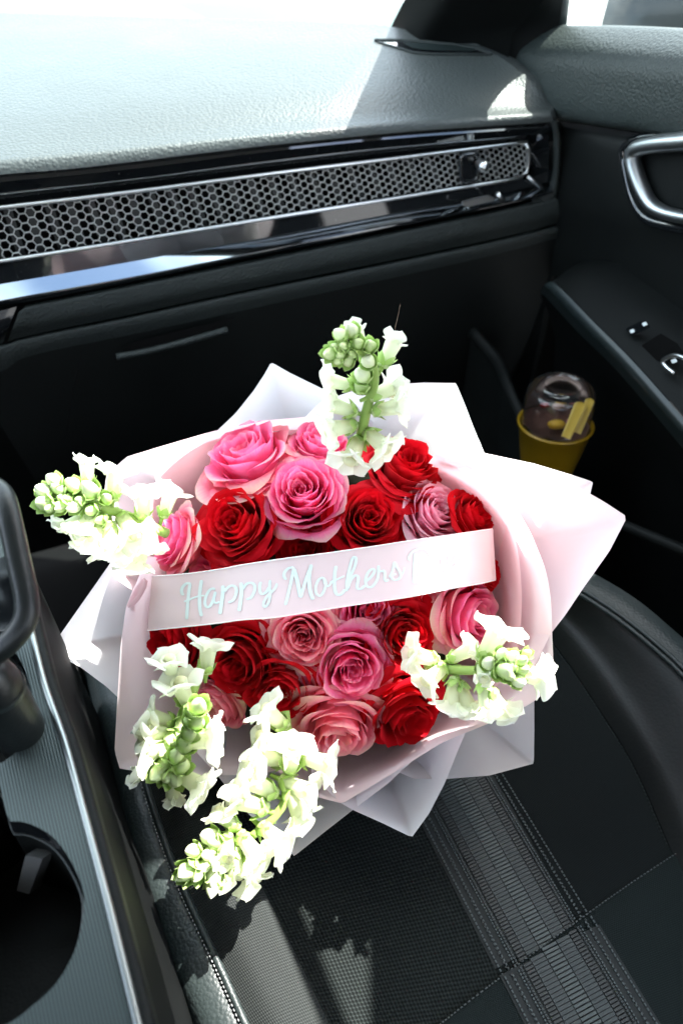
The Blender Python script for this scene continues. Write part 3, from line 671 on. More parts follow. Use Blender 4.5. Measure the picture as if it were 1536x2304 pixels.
for lp, dep, nm in ((loops[1], 0.085, 'cup_holder'), (loops[2], 0.05, 'front_cup_holder')):
    cl = lp + [lp[0]]
    mb = MB(); mb.loft([cl, dn(lp, 0.003, 0.01) + [dn(lp, 0.003, 0.01)[0]], dn(lp, 0.010, 0.05) + [dn(lp, 0.010, 0.05)[0]]], 120, 8)
    ho = mb.build('cup_holder', M['gloss_black'], con)
    a = dn(lp, 0.010, 0.05); b = dn(lp, dep, 0.14)
    mb = MB(); mb.loft([a + [a[0]], dn(lp, 0.03, 0.08) + [dn(lp, 0.03, 0.08)[0]], b + [b[0]]], 80, 8); mb.face(b); mb.build('cup_well', M['black_plastic'], ho)
    mb = MB(); q = dn(lp, 0.012, 0.055); mb.tube(q, 0.0009, 6, closed=True); mb.build('well_rim', M['satin_plastic'], ho)
    if nm == 'cup_holder':
        M['rubber_grey'] = mat('rubber_grey', (0.06, 0.062, 0.062), 0.7)
        mb = MB(); q = [on_z(58, 1925, 0.53), on_z(96, 1932, 0.53), on_z(66, 2012, 0.505), on_z(38, 2004, 0.505)]
        mb.face(q); mb.face([p + Vector((0.004, 0.006, -0.004)) for p in q][::-1])
        for k in range(4): mb.face([q[k], q[(k + 1) % 4], q[(k + 1) % 4] + Vector((0.004, 0.006, -0.004)), q[k] + Vector((0.004, 0.006, -0.004))])
        mb.build('rubber_tab', M['rubber_grey'], ho, smooth=False)
# bright edge bead and black outer lip, side wall down to the seat
eb = CZ(edge); off = [p + RGT * 0.0022 + Vector((0, 0, 0.0006)) for p in eb]
mb = MB(); M['edge_metal'] = mat('edge_metal', (0.22, 0.24, 0.24), 0.38, metal=1.0); mb.tube(crs(off, 60), 0.0024, 10); mb.build('edge_trim', M['edge_metal'], con)
lip0 = [p + RGT * 0.004 + Vector((0, 0, -0.0015)) for p in eb]; lip1 = [p + RGT * 0.009 + Vector((0, 0, -0.003)) for p in eb]; lip2 = [p + RGT * 0.010 + Vector((0, 0, -0.014)) for p in eb]
mb = MB(); mb.loft([lip0, lip1, lip2], 40, 8); mb.build('side_lip', M['black_plastic'], con)
mb = MB(); mb.loft([lip2, [p + RGT * 0.012 + Vector((0, 0, -0.12)) for p in eb], [p + RGT * 0.02 + Vector((0, 0, -0.52)) for p in eb]], 30, 8); mb.build('side_wall', M['soft_black'], con)

# padded gear gaiter loop, and the bottle in the front cup holder
gear = thing('gear_lever', 'black padded gear lever with a rounded loop grip rising from the console', 'gear lever', at(-20, 1300, 0.52))
gp = crs([at(u, v, t) for u, v, t in [(-90, 1120, .50), (-30, 1096, .475), (4, 1112, .465), (20, 1160, .458), (42, 1260, .452), (60, 1345, .448), (58, 1392, .447), (36, 1430, .447), (-10, 1470, .450), (-80, 1500, .46)]], 50)
M['grip'] = leather('grip_leather', (0.006, 0.008, 0.008), 0.36, 400, 0.08, 0.35)
mb = MB(); mb.tube(gp, 0.0068, 16); mb.build('loop_grip', M['grip'], gear)
gi = at(-60, 1300, .50)
mb = MB(); mb.loft([gp, [p.lerp(gi, 0.5) + Vector((0, 0.01, -0.01)) for p in gp], [p.lerp(gi, 0.9) + Vector((0, 0.01, -0.012)) for p in gp]], 30, 8); mb.build('grip_inset', M['gloss_black'], gear)
mb = MB(); mb.tube([at(-60, 1300, .51), at(-70, 1440, .53), at(-70, 1500, .60)], [0.02, 0.018, 0.03], 14); mb.build('gear_stem', M['grip'], gear)
bt = thing('bottle', 'glossy black round bottle standing in the front cup holder of the console', 'bottle', at(-10, 1600, .44) + Vector((0, 0, -0.09)))
mb = MB(); bc = on_z(-34, 1500, .62); bc.z = 0
mb.lathe([(0.0002, .632), (.007, .631), (.0125, .624), (.0150, .612), (.0155, .58), (.0150, .54), (.0140, .51), (.0002, .508)], 32, Matrix.Translation(Vector((bc.x, bc.y, -0.008))))
mb.build('bottle_body', M['grip'], bt)
mb = MB(); mb.lathe([(.0158, .606), (.0163, .604), (.0158, .602)], 32, Matrix.Translation(Vector((bc.x, bc.y, -0.008)))); mb.build('bottle_seam', M['satin_plastic'], bt)

# ------------------------------------------------------------------ passenger seat
seat = thing('passenger_seat', 'dark passenger seat with grey woven cushion, ribbed stripe and stitched leather bolster', 'car seat', on_z(900, 2000, 0.28))
def SZ(pts, z): return [on_z(u, v, z) for u, v in pts]
M['fabric_side'] = weave('fabric_side', (0.011, 0.013, 0.0125), (0.036, 0.040, 0.0385), 0.0030, 0.0026, 0.85, 0.5, 0.0008, 0.5)
M['fabric_mesh'] = weave('fabric_mesh', (0.0035, 0.0047, 0.0044), (0.019, 0.024, 0.023), 0.0046, 0.0046, 0.85, 0.7, 0.001, 0.785)
M['fabric_dark'] = weave('fabric_dark', (0.0035, 0.005, 0.005), (0.0075, 0.0100, 0.0100), 0.0022, 0.0022, 0.85, 0.3, 0.0006, 0.785)
M['fabric_fine'] = weave('fabric_fine', (0.005, 0.0075, 0.0075), (0.013, 0.019, 0.0185), 0.0030, 0.0016, 0.85, 0.4, 0.0006, 0.3)
s0 = [(190, 1480), (215, 1600), (262, 1800), (300, 1960), (345, 2120), (415, 2310), (480, 2480)]
s1 = [(235, 1480), (258, 1600), (290, 1780), (330, 1925), (375, 2060), (480, 2310), (545, 2480)]
s2 = [(262, 1480), (290, 1620), (322, 1760), (360, 1880), (400, 1985), (445, 2085), (490, 2180), (548, 2310), (625, 2480)]
s3 = [(u + 10, v) for u, v in s2]
s4 = [(400, 1480), (430, 1650), (490, 1820), (590, 2010), (640, 2110), (735, 2310), (820, 2480)]
mb = MB(); mb.loft([SZ([(u - 10, v) for u, v in s0], 0.20), SZ(s0, 0.290), SZ([((a + c) / 2 - 8, (b + d) / 2) for (a, b), (c, d) in zip(s0, s1)], 0.322), SZ(s1, 0.332), SZ([(u - 8, v) for u, v in s2], 0.334), SZ(s2, 0.3325)], 60, 30)
mb.build('leather_bolster', M['seat_leather'], seat)
mb = MB(); mb.tube(crs(SZ([(u + 6, v) for u, v in s2], 0.3345), 60), 0.0030, 10); mb.build('piping', M['seat_leather'], seat)
# stitches, laid one after another along the bolster seam
st = crs(SZ([(u - 5, v) for u, v in s2], 0.3352), 2 * 118)
mb = MB()
for k in range(0, len(st) - 1, 2): mb.tube([st[k], (st[k] + st[k + 1]) / 2 + Vector((0, 0, 0.0004)), st[k + 1]], 0.00055, 5)
o = mb.build('stitching', M['thread'], seat); o['kind'] = 'stuff'
mid34 = [((a + c) / 2, (b + d) / 2) for (a, b), (c, d) in zip(crs([Vector((u, v, 0)) for u, v in s3], 9), [0] * 0)] if False else None
fs0 = SZ(s3, 0.333); fs4 = SZ(s4, 0.332)
A3, A4 = crs(fs0, 30), crs(fs4, 30)
mb = MB(); mb.loft([A3, [a.lerp(b, 0.4) + Vector((0, 0, 0.008)) for a, b in zip(A3, A4)], [a.lerp(b, 0.85) + Vector((0, 0, 0.005)) for a, b in zip(A3, A4)], A4, [p + Vector((0.004, 0, -0.012)) for p in A4], [p + Vector((0.006, 0, -0.035)) for p in A4]], 60, 26)
mb.build('side_fabric', M['fabric_side'], seat)
# woven cushion, gently crowned, from the left seam to the right bolster
ins0 = [p + Vector((0.004, 0, -0.030)) for p in A4]
s7 = [(1080, 1250), (1150, 1340), (1247, 1455), (1340, 1590), (1423, 1725), (1500, 1900), (1560, 2050), (1700, 2480)]
A7 = crs(SZ(s7, 0.298), 30)
def seatz(p): return 0.300
def lerp_row(k, dz): return [a.lerp(b, k) * 1.0 + Vector((0, 0, dz)) for a, b in zip(ins0, A7)]
rows = [ins0, lerp_row(0.06, 0.0), lerp_row(0.2, 0.004), lerp_row(0.4, 0.004), lerp_row(0.62, 0.004), lerp_row(0.85, 0.002), A7]
for r in rows[1:]:
    for p in r: p.z = 0.300
mb = MB(); mb.loft(rows, 60, 40); mb.build('seat_cushion', M['fabric_mesh'], seat)
# plain panel on the outer half of the cushion, and the rear panel behind the cross seam
pr = [(1060, 1560), (1115, 1745), (1200, 1900), (1287, 2059)]
pnl = MB(); PB = [(1080, 1250), (1150, 1345), (1247, 1458), (1340, 1594), (1423, 1730), (1490, 1890), (1530, 1914)]
pnl.loft([SZ([(900, 1380), (1000, 1560), (1112, 1747), (1200, 1902), (1287, 2059), (1292, 2072)], 0.3016), SZ(PB, 0.3016)], 30, 20, False)
pnl.build('outer_panel', M['fabric_dark'], seat)
rear = MB(); rear.loft([SZ([(930, 2345), (985, 2306), (1095, 2220), (1287, 2078), (1420, 1984), (1536, 1908), (1580, 1880)], 0.3022), SZ([(930, 2352), (985, 2313), (1098, 2227), (1290, 2085), (1423, 1991), (1540, 1914), (1585, 1886)], 0.3030),
                     SZ([(960, 2420), (1040, 2380), (1200, 2300), (1380, 2160), (1520, 2060), (1620, 1990), (1660, 1960)], 0.3032),
                     SZ([(960, 2600), (1040, 2600), (1250, 2600), (1430, 2500), (1580, 2400), (1680, 2300), (1760, 2200)], 0.3032)], 50, 20)
rear.build('rear_panel', M['fabric_fine'], seat)
st2 = crs(SZ([(930, 2347), (985, 2308), (1095, 2222), (1287, 2080), (1420, 1986), (1536, 1910), (1580, 1882)], 0.3034), 2 * 90)
M['thread_dark'] = mat('dark_thread', (0.07, 0.08, 0.08), 0.8)
mb = MB()
for k in range(0, len(st2) - 1, 2): mb.tube([st2[k], st2[k + 1]], 0.0006, 5)
o = mb.build('stitching', M['thread_dark'], seat); o['kind'] = 'stuff'
# ribbed woven stripe: ribs across, dotted lines at both sides
ax0, ax1 = on_z(1034, 1778, 0.302), on_z(1276, 2208, 0.302)
sdir = (ax1 - ax0).normalized(); scr = Vector((0, 0, 1)).cross(sdir) * -1
if scr.x < 0: scr = -scr
UPZ = Vector((0, 0, 1))
seam_l = (on_z(985, 2306, 0.302), on_z(1536, 1908, 0.302)); seam_n = (seam_l[1] - seam_l[0]).cross(UPZ); seam_n.normalize()
if seam_n.y > 0: seam_n = -seam_n
def over(p): return 0.3046 if (p - seam_l[0]).dot(seam_n) > 0.001 else 0.3014
M['rib_bright'] = mat('rib_bright', (0.032, 0.047, 0.046), 0.55, sheen=0.2)
M['rib_teal'] = mat('rib_teal', (0.016, 0.025, 0.025), 0.6, sheen=0.2)
M['rib_dark'] = mat('rib_dark', (0.014, 0.019, 0.019), 0.6, sheen=0.1)
M['dot_yarn'] = mat('dot_yarn', (0.055, 0.070, 0.070), 0.7)
M['stripe_ground'] = mat('stripe_ground', (0.010, 0.013, 0.013), 0.85)
base = ax0 - sdir * 0.16
half = 0.047
for nm, dz, rng in (('stripe_band', 0.0, (0.0, None)),):
    for part in range(2):
        mb = MB(); rows = [[], []]
        for i in range(90):
            p = base + sdir * (0.006 * i)
            z = over(p)
            if (z > 0.304) != (part == 1): continue
            rows[0].append(Vector((*(p - scr * half).xy, z - 0.0006))); rows[1].append(Vector((*(p + scr * half).xy, z - 0.0006)))
        if len(rows[0]) > 1: mb.grid(rows); mb.build('stripe_band', M['stripe_ground'], seat)
for nm, cs, hl, pitch, th, mt in (('bright_rib', (0.0,), 0.0066, 0.0031, 0.0010, 'rib_bright'), ('teal_rib', (-0.0132, 0.0132), 0.0058, 0.0031, 0.00125, 'rib_teal'),
                                  ('dark_rib', (-0.0232, 0.0232), 0.0034, 0.0028, 0.0009, 'rib_dark'), ('yarn_dot', (-0.0292, 0.0292), 0.0008, 0.0022, 0.0007, 'rib_teal'), ('yarn_dot', (-0.0317, 0.0317), 0.0006, 0.0026, 0.0007, 'dot_yarn'),
                                  ('yarn_dot', (-0.0375, 0.0375), 0.0006, 0.0032, 0.0008, 'dot_yarn'), ('yarn_dot', (-0.0385, 0.0385), 0.0005, 0.0036, 0.0006, 'rib_teal'), ('yarn_dot', (-0.0440, 0.0440), 0.0006, 0.0034, 0.0010, 'dot_yarn')):
    mb = MB()
    for c in cs:
        for i in range(int(0.50 / pitch)):
            p = base + sdir * (i * pitch) + scr * c
            z = over(p)
            if abs((p - seam_l[0]).dot(seam_n)) < 0.0008: continue
            mb.box(Vector((p.x, p.y, z + 0.0002)), scr * hl, sdir * th, UPZ * 0.0008)
    o = mb.build(nm, M[mt], seat, smooth=False); o['kind'] = 'stuff'
# outer bolster: black leather rising to a piped edge
s8 = [(1180, 1250), (1240, 1345), (1330, 1440), (1420, 1560), (1500, 1700), (1590, 1880), (1680, 2050), (1800, 2480)]
s9 = [(1180, 1270), (1262, 1318), (1310, 1338), (1400, 1398), (1480, 1464), (1536, 1517), (1640, 1640), (1760, 1850), (1860, 2480)]
s10 = [(1190, 1235), (1280, 1285), (1330, 1308), (1420, 1360), (1500, 1428), (1560, 1485), (1670, 1610), (1800, 1820), (1900, 2480)]
B7, B8, B9, B10 = crs(SZ(s7, 0.2985), 40), crs(SZ(s8, 0.325), 40), crs(SZ(s9, 0.355), 40), crs(SZ(s10, 0.335), 40)
mb = MB(); mb.loft([[p + Vector((0, 0, 0.003)) for p in B7], [a.lerp(b, 0.5) + Vector((0, 0, 0.006)) for a, b in zip(B7, B8)], B8, [a.lerp(b, 0.6) + Vector((0, 0, 0.004)) for a, b in zip(B8, B9)], B9], 50, 20)
mb.build('outer_bolster', M['seat_leather_dark'], seat)
mb = MB(); mb.loft([[p + Vector((0, 0, -0.001)) for p in B9], [a.lerp(b, 0.5) + Vector((0, 0, 0.006)) for a, b in zip(B9, B10)], B10, [p + Vector((0.01, 0.01, -0.2)) for p in B10]], 50, 14)
mb.build('bolster_side', M['seat_leather'], seat)
for d in (-0.0035, 0.0035):
    mb = MB(); mb.tube([p + Vector((0.6, 0.75, 0)) * d + Vector((0, 0, 0.002)) for p in B9], 0.0022, 8); mb.build('piping', M['seat_leather'], seat)
# front wall of the cushion
fr0 = [SZ(s0, 0.255)[0], A4[0], ins0[0], A7[0], B8[0], B10[0]]
mb = MB(); mb.loft([fr0, [p + Vector((-0.03, 0.06, -0.06)) for p in fr0], [p + Vector((-0.03, 0.06, -0.25)) for p in fr0]], 20, 8); mb.build('cushion_front', M['soft_black'], seat)
# strip of napped carpet standing between console and seat
cs0 = [(150, 1500), (200, 1700), (245, 1880), (285, 2040), (330, 2190), (375, 2320), (430, 2480)]
cs1 = [(175, 1500), (228, 1700), (275, 1880), (318, 2040), (362, 2190), (414, 2322), (470, 2480)]
cp = thing('carpet_strip', 'fuzzy black carpet strip wedged between the console and the seat bolster', 'carpet', on_z(280, 2000, 0.2))
mb = MB(); mb.loft([SZ(cs0, 0.262), [a.lerp(b, 0.6) + Vector((0, 0, 0.01)) for a, b in zip(crs(SZ(cs0, 0.262), 7), crs(SZ(cs1, 0.268), 7))], SZ(cs1, 0.268), SZ([(u + 14, v) for u, v in cs1], 0.2)], 60, 14)
mb.build('carpet_backing', M['carpet'], cp)
mb = MB(); rnd = random.Random(3); P0, P1 = crs(SZ(cs0, 0.263), 200), crs(SZ(cs1, 0.270), 200)
for k in range(5200):
    i = rnd.randrange(200); f = rnd.random() ** 0.7
    p = P0[i].lerp(P1[i], f) + Vector((rnd.uniform(-.001, .001), rnd.uniform(-.002, .002), 0.005 * math.sin(f * 3)))
    d = Vector((rnd.uniform(-1, 1), rnd.uniform(-1, 1), 1.2)).normalized() * rnd.uniform(.003, .0065)
    w = Vector((rnd.uniform(-1, 1), rnd.uniform(-1, 1), 0)).normalized() * 0.00035
    mb.face([p - w, p + w, p + d])
M['pile'] = mat('pile', (0.035, 0.035, 0.034), 0.9, spec=0.1)
o = mb.build('carpet_pile', M['pile'], cp); o['kind'] = 'stuff'

# ------------------------------------------------------------------ dessert cup with two spoons in the door pocket
CT = 1.07
cb = at(1240, 1055, CT); ctop = at(1243, 955, CT + 0.03)
caxis = Vector((0.0, 0.10, 1.0)).normalized()
px = CT / FPX
cup = thing('dessert_cup', 'yellow plastic cup with clear dome lid in the dark door pocket', 'cup', at(1240, 1080, CT))
cbase = at(1224, 1076, CT); H1 = 0.085
Mc = Matrix.Translation(cbase) @ caxis.to_track_quat('Z', 'Y').to_matrix().to_4x4()
r_t, r_b = 77 * px, 52 * px
M['cup_yellow'] = mat('cup_yellow', (0.19, 0.11, 0.002), 0.4)
M['clear_plastic'] = thin_glass('clear_plastic', (0.66, 0.62, 0.61), 0.12, 0.01)
M['spoon_yellow'] = mat('spoon_yellow', (0.24, 0.16, 0.006), 0.4)
mb = MB(); mb.lathe([(0.001, 0), (r_b, 0), (r_b * 1.02, 0.004), (r_t, H1), (r_t + 0.002, H1 + 0.001), (r_t + 0.0022, H1 + 0.004), (r_t - 0.001, H1 + 0.004), (r_t - 0.003, H1), (r_b, 0.006)], 40, Mc); mb.build('cup_body', M['cup_yellow'], cup)
mb = MB(); mb.lathe([(r_t - 0.002, H1 + 0.002), (r_t - 0.004, H1 + 0.012), (r_t - 0.002, H1 + 0.030), (r_t - 0.004, H1 + 0.048), (r_t - 0.009, H1 + 0.055), (r_t - 0.010, H1 + 0.053), (r_t - 0.015, H1 + 0.060), (r_t - 0.022, H1 + 0.061), (r_t - 0.024, H1 + 0.057)], 40, Mc); mb.build('dome_lid', M['clear_plastic'], cup)
M['dessert'] = mat('dessert', (0.10, 0.045, 0.03), 0.5); 
mb = MB(); rws = []
for i in range(9):
    rws.append([Mc @ Vector((r_t * 0.92 * i / 8 * math.cos(a), r_t * 0.92 * i / 8 * math.sin(a), H1 + 0.004 + 0.008 * noise.noise(Vector((i * 1.3, 3 * math.cos(a), 3 * math.sin(a)))))) for a in [2 * math.pi * k / 28 for k in range(28)]])
mb.grid(rws, closed=True); mb.build('dessert', M['dessert'], cup)
for nm, col, (x, y), s in (('red_piece', (0.35, 0.01, 0.015), (-0.020, 0.012), 0.011), ('yellow_piece', (0.65, 0.42, 0.03), (0.004, 0.018), 0.012), ('pale_piece', (0.55, 0.42, 0.36), (-0.008, -0.026), 0.009), ('red_piece', (0.4, 0.02, 0.02), (0.010, -0.028), 0.007)):
    mb = MB(); mb.lathe([(0.001, s * .5), (s * .6, s * .42), (s, s * .1), (s * .8, -s * .3), (0.001, -s * .5)], 10, Mc @ Matrix.Translation((x, y, H1 + 0.012)) @ Matrix.Scale(0.6, 4, (0, 1, 0))); mb.build(nm, mat(nm, col, 0.4), cup)
for (u0, v0, u1, v1, lab, hw) in ((1272, 985, 1308, 905, 'wider yellow plastic spoon leaning against the clear lid', 0.0075), (1298, 975, 1328, 896, 'narrower yellow plastic spoon, farther towards the door', 0.0055)):
    a, b = at(u0, v0, CT - 0.118), at(u1, v1, CT - 0.128)
    sp = thing('plastic_spoon', lab, 'spoon', a, 'yellow spoons stuck in the dessert cup')
    d = (b - a).normalized(); w = d.cross((CAM - a).normalized()).normalized(); n_ = w.cross(d)
    mb = MB(); rows = []
    for k in range(25):
        f = k / 24; ww = hw * (0.75 + 0.25 * f) * (1 if f < 0.9 else math.sqrt(max(0.02, 1 - ((f - 0.9) / 0.1) ** 2)))
        rows.append([a.lerp(b, f) + w * ww * x + n_ * z for x, z in ((-1, 0.0), (-1, 0.0016), (-0.55, 0.0004), (0.55, 0.0004), (1, 0.0016), (1, 0.0), (0.5, -0.0012), (-0.5, -0.0012))])
    mb.grid(rows, closed=True); mb.build('spoon_handle', M['spoon_yellow'], sp)
# stray hair above the flowers
mb = MB(); mb.tube(crs([at(u, v, 0.60) for u, v in [(889, 748), (889, 735), (894, 715), (897, 700), (900, 684)]], 14), 0.00012, 5)
M['hair'] = mat('hair', (0.25, 0.16, 0.10), 0.4)
h = mb.build('stray_hair', M['hair']); tag(h, 'single fine stray hair standing above the topmost white flower', 'hair')
# ------------------------------------------------------------------ bouquet
BC = (735, 1335)                                   # middle of the flower dome in the photograph
RS = 0.212
DOMEC = at(*BC, 0.628) + ray(*BC).normalized() * RS
def on_dome(u, v, rad=RS):
    d = ray(u, v).normalized(); oc = CAM - DOMEC
    b = d.dot(oc); c = oc.dot(oc) - rad * rad; q = b * b - c
    if q < 0: return CAM + d * (-b)
    return CAM + d * (-b - math.sqrt(q))
def cam_px(p):
    d = p - CAM; t = c45 * d.y - c45 * d.z; up = c45 * d.y + c45 * d.z
    return (768 + FPX * d.x / t, 1152 - FPX * up / t, t)
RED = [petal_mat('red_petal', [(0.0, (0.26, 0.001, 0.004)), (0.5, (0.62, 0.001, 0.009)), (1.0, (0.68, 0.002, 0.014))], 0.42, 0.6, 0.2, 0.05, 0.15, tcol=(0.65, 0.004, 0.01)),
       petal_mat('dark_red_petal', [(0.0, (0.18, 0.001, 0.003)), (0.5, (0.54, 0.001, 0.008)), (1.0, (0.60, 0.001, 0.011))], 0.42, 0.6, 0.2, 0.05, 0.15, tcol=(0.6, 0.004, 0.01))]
PINK = [petal_mat('pink_petal', [(0.0, (0.82, 0.45, 0.32)), (0.35, (0.90, 0.20, 0.36)), (0.85, (0.93, 0.20, 0.43)), (0.95, (0.94, 0.34, 0.52)), (1.0, (0.92, 0.55, 0.55))], 0.5, 0.6, 0.22, 0.0, 0.2, tcol=(0.96, 0.20, 0.42)),
        petal_mat('salmon_petal', [(0.0, (0.88, 0.64, 0.45)), (0.35, (0.90, 0.34, 0.36)), (0.85, (0.93, 0.28, 0.39)), (0.95, (0.93, 0.45, 0.48)), (1.0, (0.90, 0.62, 0.52))], 0.5, 0.6, 0.22, 0.0, 0.2, tcol=(0.96, 0.30, 0.40)),
        petal_mat('sunlit_pink_petal', [(0.0, (0.90, 0.74, 0.62)), (0.35, (0.93, 0.50, 0.60)), (0.8, (0.94, 0.50, 0.64)), (1.0, (0.95, 0.72, 0.78))], 0.42, 0.6, 0.2, 0.0, 0.2, tcol=(0.95, 0.40, 0.56))]  # sunlight is put into this paler petal colour
M['leaf'] = petal_mat('leaf', [(0.0, (0.20, 0.30, 0.06)), (1.0, (0.07, 0.14, 0.03))], 0.2, 0.45, 0.2)
def ss(a, b, x):
    x = min(1, max(0, (x - a) / (b - a))); return x * x * (3 - 2 * x)
def rose(name, u, v, dia, mats, label, group, tilt=(0, 0), deep=0.0, openness=1.0, n=42, seed=0, spin=0.0):
    rnd = random.Random(seed * 17 + 5)
    top = on_dome(u, v, RS - deep); t = (top - CAM).length
    RR = dia * 0.5 * t / FPX * 1.18
    ax = (top - DOMEC).normalized()
    right = Vector((1, 0, 0)); upv = Vector((0, c45, c45))
    ax = (ax + right * tilt[0] - upv * tilt[1]).normalized()     # tilt in photograph directions (x right, y down)
    HH = RR * 1.25
    vd = (top - CAM).normalized(); sh = ax * HH * 0.45; top = top + (sh - vd * sh.dot(vd))
    root = thing(name, label, 'rose', top - ax * HH, group)
    rot = (ax.to_track_quat('Z', 'Y').to_matrix() @ Matrix.Rotation(spin + rnd.random() * 6, 3, 'Z')).to_4x4()
    root.rotation_euler = rot.to_euler()
    for i in range(n):
        q = i / (n - 1); inner = i < 5
        th = i * 2.39996 + rnd.uniform(-0.25, 0.25)
        rim = RR * (0.07 + 0.80 * q ** 0.85) * rnd.uniform(0.95, 1.05)
        rb = RR * (0.03 + 0.20 * q)
        hh = HH * (0.90 + 0.10 * math.sin(math.pi * min(1, q * 1.5)) - 0.32 * ss(0.55, 1.05, q) * openness) * rnd.uniform(0.96, 1.03)
        if inner: hh = HH * (0.86 + 0.02 * i)
        wd = (1.75 - 0.75 * ss(0.0, 0.35, q)) * rnd.uniform(0.9, 1.1)
        if q > 0.6: wd *= 0.86
        curl = (0.03 + 0.30 * ss(0.25, 1.0, q)) * openness * rnd.uniform(0.5, 1.5)
        drop = (0.02 + 0.15 * ss(0.3, 1.0, q)) * openness * rnd.uniform(0.6, 1.4)
        tuck = 0.10 * RR * (1 - 0.55 * q); ph = rnd.random() * 6; rf = rnd.uniform(0.5, 1.4)
        point = rnd.uniform(0.0, 0.07) * ss(0.3, 0.8, q)
        eroll = rnd.uniform(0.0, 0.16) * ss(0.4, 0.9, q)
        ns, ntt = (13, 9) if q > 0.25 else (9, 7)
        rows = []; uvs = []
        for a in range(ntt):
            t_ = a / (ntt - 1); t_ = 1 - (1 - t_) ** 1.35
            row = []; ur = []
            for b in range(ns):
                s_ = -1 + 2 * b / (ns - 1)
                k = 1 - 0.20 * abs(s_) ** 2.6 + point * (1 - abs(s_)) ** 1.5
                te = t_ * k
                rr = rb + (rim - rb) * math.sin(min(te, 1) * math.pi / 2) ** 0.75
                edge = max(0.0, (te - 0.72) / 0.28)
                rr += curl * RR * edge ** 1.8 * 0.62
                z = hh * te - drop * HH * edge ** 2.4
                rr += tuck * s_ * te * 0.6
                rr += eroll * RR * abs(s_) ** 4 * te
                rip = math.sin(3.1 * s_ + ph) * 0.045 + math.sin(7.3 * s_ + 2 * ph) * 0.020 + math.sin(13.0 * s_ + 3 * ph) * 0.010 * edge
                rr += RR * rip * te ** 3 * rf; z += RR * rip * 0.8 * te ** 3 * rf
                f = th + s_ * wd * (0.75 + 0.25 * te)
                row.append(Vector((rr * math.cos(f), rr * math.sin(f), z))); ur.append((s_ * 0.5 + 0.5 + ph, te))
            rows.append(row); uvs.append(ur)
        mb = MB(); mb.grid(rows, uvs=uvs)
        m = mats[0] if q < 0.72 or len(mats) < 2 else mats[1]
        o = bpy.data.objects.new('petal', mb.mesh('petal', m)); C.objects.link(o); o.parent = root
    mb = MB()                                       # green sepals and short stem below the head
    mb.tube([Vector((0, 0, -0.07)), Vector((0, 0, -0.02)), Vector((0, 0, 0.0)), Vector((0, 0, HH * 0.15))], [0.003, 0.003, RR * 0.16, RR * 0.22], 8)
    o = bpy.data.objects.new('stem', mb.mesh('stem', M['leaf'])); C.objects.link(o); o.parent = root
    return root
G = 'roses in the bouquet'
K0, K1, K2 = PINK
